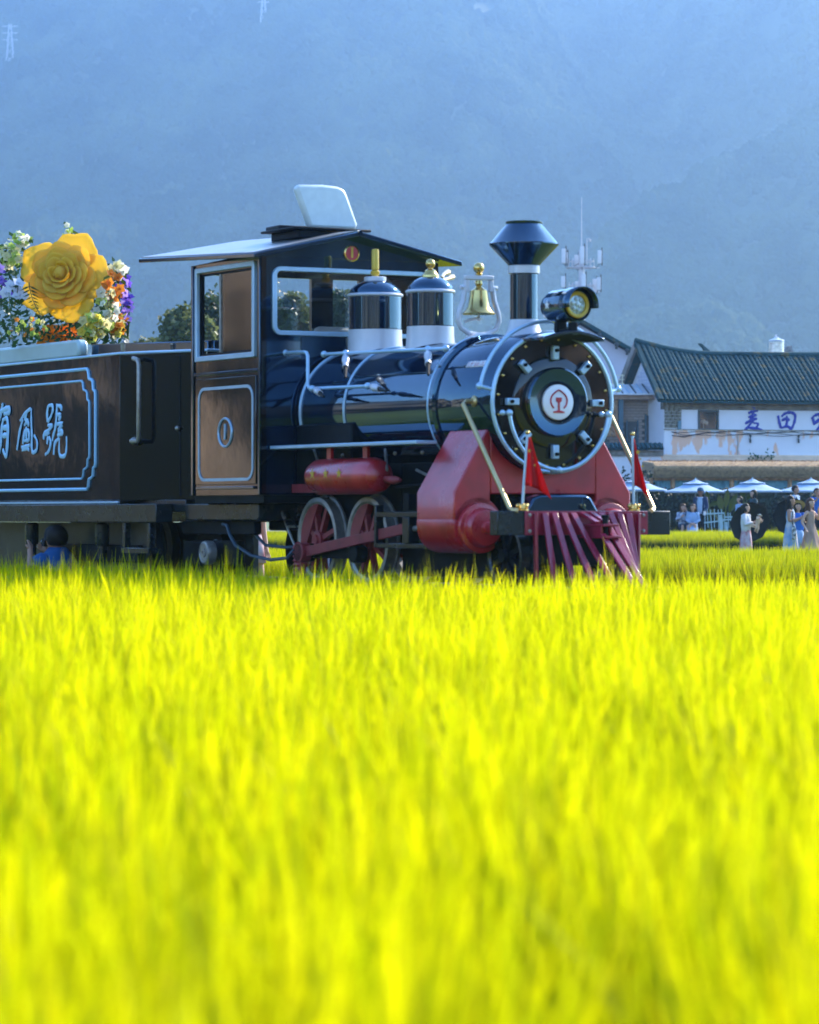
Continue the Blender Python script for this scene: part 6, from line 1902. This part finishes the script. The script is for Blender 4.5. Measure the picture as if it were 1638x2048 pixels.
# woman in the tie-dye dress
p = Person('woman with long dark hair in a white and blue tie-dye dress', stand(1581, 86), 72, 1.615, {**reach('a', (-.115, .0, .615), (-.03, -.155, .655)), **reach('b', (.12, -.01, .63), (.03, -.14, .66))}, 'skin_tan')
p.hair(M['hair_black'], .27)
p.garment('dress', C_dress, [(0, 0, .80, .070, .046), (0, 0, .76, .088, .062), (0, 0, .68, .084, .068), (0, 0, .61, .074, .058, .02, 6), (0, 0, .52, .096, .078, .03, 6), (0, 0, .38, .108, .098, .06, 6), (0, 0, .2, .122, .118, .09, 6), (0, 0, .03, .138, .132, .12, 6)], 36)
p.shoes(C_white)
hb_ = empty('handbag', place(1588, 1066, 85.7), 0, 'black and white patterned bag hanging beside the tie-dye dress', 'bag')
b = MB(); b.prism([(-.05, -.18), (.06, -.16), (.05, .14), (-.01, .19), (-.06, .14)], 1, -.04, .04); b.build('bag_body', mat('bag_print', (.012, .014, .02), .5, color2=(.6, .6, .6), vscale=16), hb_, bevel=.02)
b = MB(); b.tube([(-.03, 0, .16), (-.05, 0, .36), (-.03, 0, .55)], .01, 6); b.build('bag_strap', M['rubber'], hb_)
p = Person('woman in round straw hat and blue clothes behind the tie-dye dress', stand(1596, 90), 12, 1.47, {**reach('a', (-.13, -.02, .64), (-.04, -.12, .70)), **reach('b', (.13, -.02, .64), (.05, -.12, .72))})
p.hair(M['hair_black'], .12); p.wide_hat(C_straw, .13, (R(-38), R(14), 0)); p.top(C_blue, .48, .82, 1.15, 'blouse'); p.sleeves(C_blue, False, 1.2)
p.garment('skirt', C_pale, [(0, 0, .58, .075, .06), (0, 0, .45, .10, .09, .04, 6), (0, 0, .2, .115, .11, .08, 6), (0, 0, .03, .12, .12, .1, 6)], 30)
# woman in the tan dress
p = Person('woman with long brown hair in a sleeveless tan dress touching her mouth', stand(1621, 86), 48, 1.56, {**reach('a', (-.16, .06, .63), (-.20, -.04, .53)), **reach('b', (.125, -.07, .66), (.055, -.12, .80))}, 'skin')
p.hair(M['hair_brown'], .30, side=-.05)
p.garment('dress', C_tan, [(0, 0, .815, .050, .044), (0, 0, .785, .088, .056), (0, 0, .72, .090, .066), (0, 0, .62, .074, .058, .03, 5), (0, 0, .52, .096, .08, .03, 6), (0, -.01, .38, .125, .11, .08, 6), (0, -.02, .2, .17, .15, .12, 6), (0, -.03, .02, .21, .19, .15, 6)], 38)
p.shoes(C_white)
# terrace people
G_ = .36
sit = {'pelvis': (0, .02, .30), 'belly': (0, .005, .38), 'chest': (0, -.005, .50), 'neck': (0, 0, .595), 'neck2': (0, -.008, .638), 'head': (0, -.016, .68), 'crown': (0, -.006, .722), 'sa': (-.098, 0, .57), 'sb': (.098, 0, .57),
       'ha': (-.05, .01, .285), 'hb': (.05, .01, .285), 'ka': (-.06, -.20, .30), 'kb': (.06, -.20, .30), 'aa': (-.062, -.19, .05), 'ab': (.062, -.19, .05), 'ta': (-.066, -.27, .02), 'tb': (.066, -.27, .02)}
p = Person('seated brown haired woman in navy and white knit holding a phone to her face', stand(1366, 117.6, G_-.02), 10, 1.50, {**sit, **reach('a', (-.15, -.05, .43), (-.08, -.18, .50)), **reach('b', (.14, -.08, .47), (.055, -.10, .64))})
p.hair(M['hair_brown'], .16, volume=1.12); p.top(C_striped, .28, .60, 1.18, 'jumper'); p.sleeves(C_striped, True, 1.2); p.trousers(C_navy, True); p.shoes(C_white)
p = Person('seated woman in a light blue dress with hands in her lap', stand(1386, 117.3, G_-.02), -8, 1.50, {**sit, **reach('a', (-.14, -.02, .42), (-.04, -.16, .35)), **reach('b', (.14, -.02, .42), (.04, -.16, .35))})
p.hair(M['hair_brown'], .10); p.top(C_pale, .28, .60, 1.12, 'dress_top'); p.sleeves(C_pale, True, 1.15)
p.garment('skirt', C_pale, [(0, .01, .36, .08, .065), (0, -.03, .32, .10, .10, .03, 6), (0, -.11, .22, .115, .16, .06, 6), (0, -.14, .10, .12, .17, .09, 6), (0, -.15, .04, .125, .17, .11, 6)], 32)
p = Person('standing man in teal cap, open navy jacket and light shirt', stand(1401, 117.8, G_), -18, 1.72, {**reach('b', (.135, -.02, .63), (.135, -.10, .53))}, 'skin_dark')
p.cap(C_cap); p.hair(M['hair_black'], 0, volume=.97); p.top(C_grey, .48, .82, 1.02, 'shirt'); p.sleeves(C_navy, True, 1.2); p.trousers(C_black); p.shoes(C_black)
h = p.h; b = MB(); vs = []; fs = []
for i in range(15):
    t = R(-58 + 296*i/14)
    for z, rx, ry in ((.49, .100, .082), (.62, .100, .080), (.74, .112, .080), (.80, .090, .058)): vs.append((rx*math.cos(t)*h, ry*math.sin(t)*h, z*h))
for i in range(14):
    for j in range(3): fs.append((i*4+j, i*4+4+j, i*4+5+j, i*4+1+j))
b.add(vs, fs); b.build('jacket', C_navy, p.e, solid=.008, recalc=False)
cpx = empty('drink_cup', place(1409, 1027, 117.4), 0, 'small pale cup in the capped man\'s hand', 'cup'); b = MB(); b.lathe([(.03, -.06), (.042, .06)], (0, 0, 0), 2, 14); b.build('cup_body', M['print_white'], cpx); b = MB(); b.lathe([(.045, .06), (.045, .075), (0, .078)], (0, 0, 0), 2, 14); b.build('cup_lid', M['white'], cpx)
p = Person('woman in profile in dark clothes standing above the first black umbrella', stand(1507, 118.5, G_), -75, 1.65, None); p.hair(M['hair_black'], .14); p.top(C_dark, .48, .82, 1.1, 'blouse'); p.sleeves(C_dark, True, 1.1); p.trousers(C_black); p.shoes(C_black)
p = Person('dark haired woman in pale blue beside the post, facing left', stand(1479, 118, G_), -60, 1.42, None); p.hair(M['hair_black'], .08, True); p.top(C_pale, .48, .82, 1.1, 'blouse'); p.sleeves(C_pale, True, 1.1); p.trousers(C_navy); p.shoes(C_black)
p = Person('young man in light blue shirt with dark backpack strap facing right', stand(1591, 118.2, G_), 60, 1.80, None, 'skin_tan'); p.hair(M['hair_black'], 0); p.top(C_grey, .48, .82, 1.1, 'shirt'); p.sleeves(C_grey, False, 1.15); p.trousers(C_black); p.shoes(C_black)
hh = p.h; b = MB(); b.tube([(-.07*hh, -.055*hh, .62*hh), (-.072*hh, -.065*hh, .74*hh), (-.065*hh, -.02*hh, .825*hh), (-.06*hh, .06*hh, .78*hh)], .014*hh, 8); b.box((-.09*hh, .075*hh, .55*hh), (.09*hh, .15*hh, .80*hh)); b.build('backpack', C_navy, p.e, bevel=.02)
p = Person('young man in blue shirt raising a phone at the right edge', stand(1634, 117.5, G_), 15, 1.70, {**reach('a', (-.14, -.07, .68), (-.05, -.17, .80)), **reach('b', (.13, -.07, .68), (.04, -.17, .80))}, 'skin_tan'); p.hair(M['hair_black'], 0); p.top(C_blue, .48, .82, 1.1, 'shirt'); p.sleeves(C_blue, False, 1.15); p.trousers(C_black); p.shoes(C_black)
# walkers beyond the train, seen below the tender coupling and between the wheels
p = Person('walker with pale legs and short floral dress seen under the coupling hoses', stand(501, 39.6, 0), 40, 1.60, {'aa': (-.055, .06, .05), 'ka': (-.05, .0, .28), 'kb': (.05, -.05, .28)}); p.hair(M['hair_black'], .2)
p.garment('dress', C_skirt, [(0, 0, .80, .07, .046), (0, 0, .72, .088, .066), (0, 0, .61, .074, .058), (0, 0, .5, .10, .085, .04, 6), (0, 0, .37, .115, .11, .08, 6)], 30); p.shoes(C_white)
p = Person('walker with pale legs seen through the lower rim of the driving wheel', stand(650, 39.8, 0), 60, 1.55, None); p.hair(M['hair_black'], .1)
p.top(C_white, .5, .82, 1.1, 'shirt'); p.sleeves(C_white, False); p.trousers(C_navy, True); p.shoes(C_blue)
# photographer crouching by the track, back towards us
cr = {'pelvis': (0, .03, .14), 'belly': (0, -.005, .22), 'chest': (0, -.035, .335), 'neck': (0, -.05, .43), 'neck2': (0, -.058, .472), 'head': (0, -.066, .514), 'crown': (0, -.056, .556), 'sa': (-.105, -.03, .41), 'sb': (.105, -.03, .41),
      'ha': (-.05, .02, .13), 'hb': (.05, .02, .13), 'ka': (-.075, -.19, .25), 'kb': (.075, -.19, .25), 'aa': (-.06, -.10, .04), 'ab': (.06, -.10, .04), 'ta': (-.065, -.18, .02), 'tb': (.065, -.18, .02),
      'ea': (-.15, -.10, .36), 'wa': (-.05, -.20, .46), 'eb': (.165, -.08, .37), 'wb': (.115, -.16, .47)}
for k_ in cr:
    if k_ not in ('aa', 'ab', 'ta', 'tb'): cr[k_] = (cr[k_][0], cr[k_][1], cr[k_][2]-.055)
pl = place(121, 1030, 36.3); pl.z = .03
p = Person('photographer in dark cap and blue T-shirt crouching beside the tender with a camera', pl, -142, 1.76, cr, 'skin_tan', slim=1.1)
p.cap(C_black, False, True); p.hair(M['hair_black'], 0, volume=1.02); p.top(C_tee, .12, .44, 1.22, 'shirt'); p.sleeves(C_tee, False, 1.25); p.trousers(C_navy); p.shoes(C_black)
ce = empty('camera', p.e.matrix_world @ Vector((0, 0, 0)) + pl*0, 0, 'black camera held up to the face of the crouching photographer', 'camera')
mw = Matrix.Translation(pl) @ Matrix.Rotation(R(-142), 4, 'Z'); ce.location = mw @ (Vector((-.01, -.155, .47))*1.76); ce.rotation_euler = (0, 0, R(-142))
b = MB(); b.box((-.07, -.03, -.045), (.07, .03, .045)); b.box((-.03, -.03, .045), (.03, .03, .075)); b.build('camera_body', M['rubber'], ce, bevel=.008)
b = MB(); b.lathe([(.035, -.10), (.038, -.03)], (0, 0, 0), 1, 18); b.build('camera_lens', M['black'], ce)
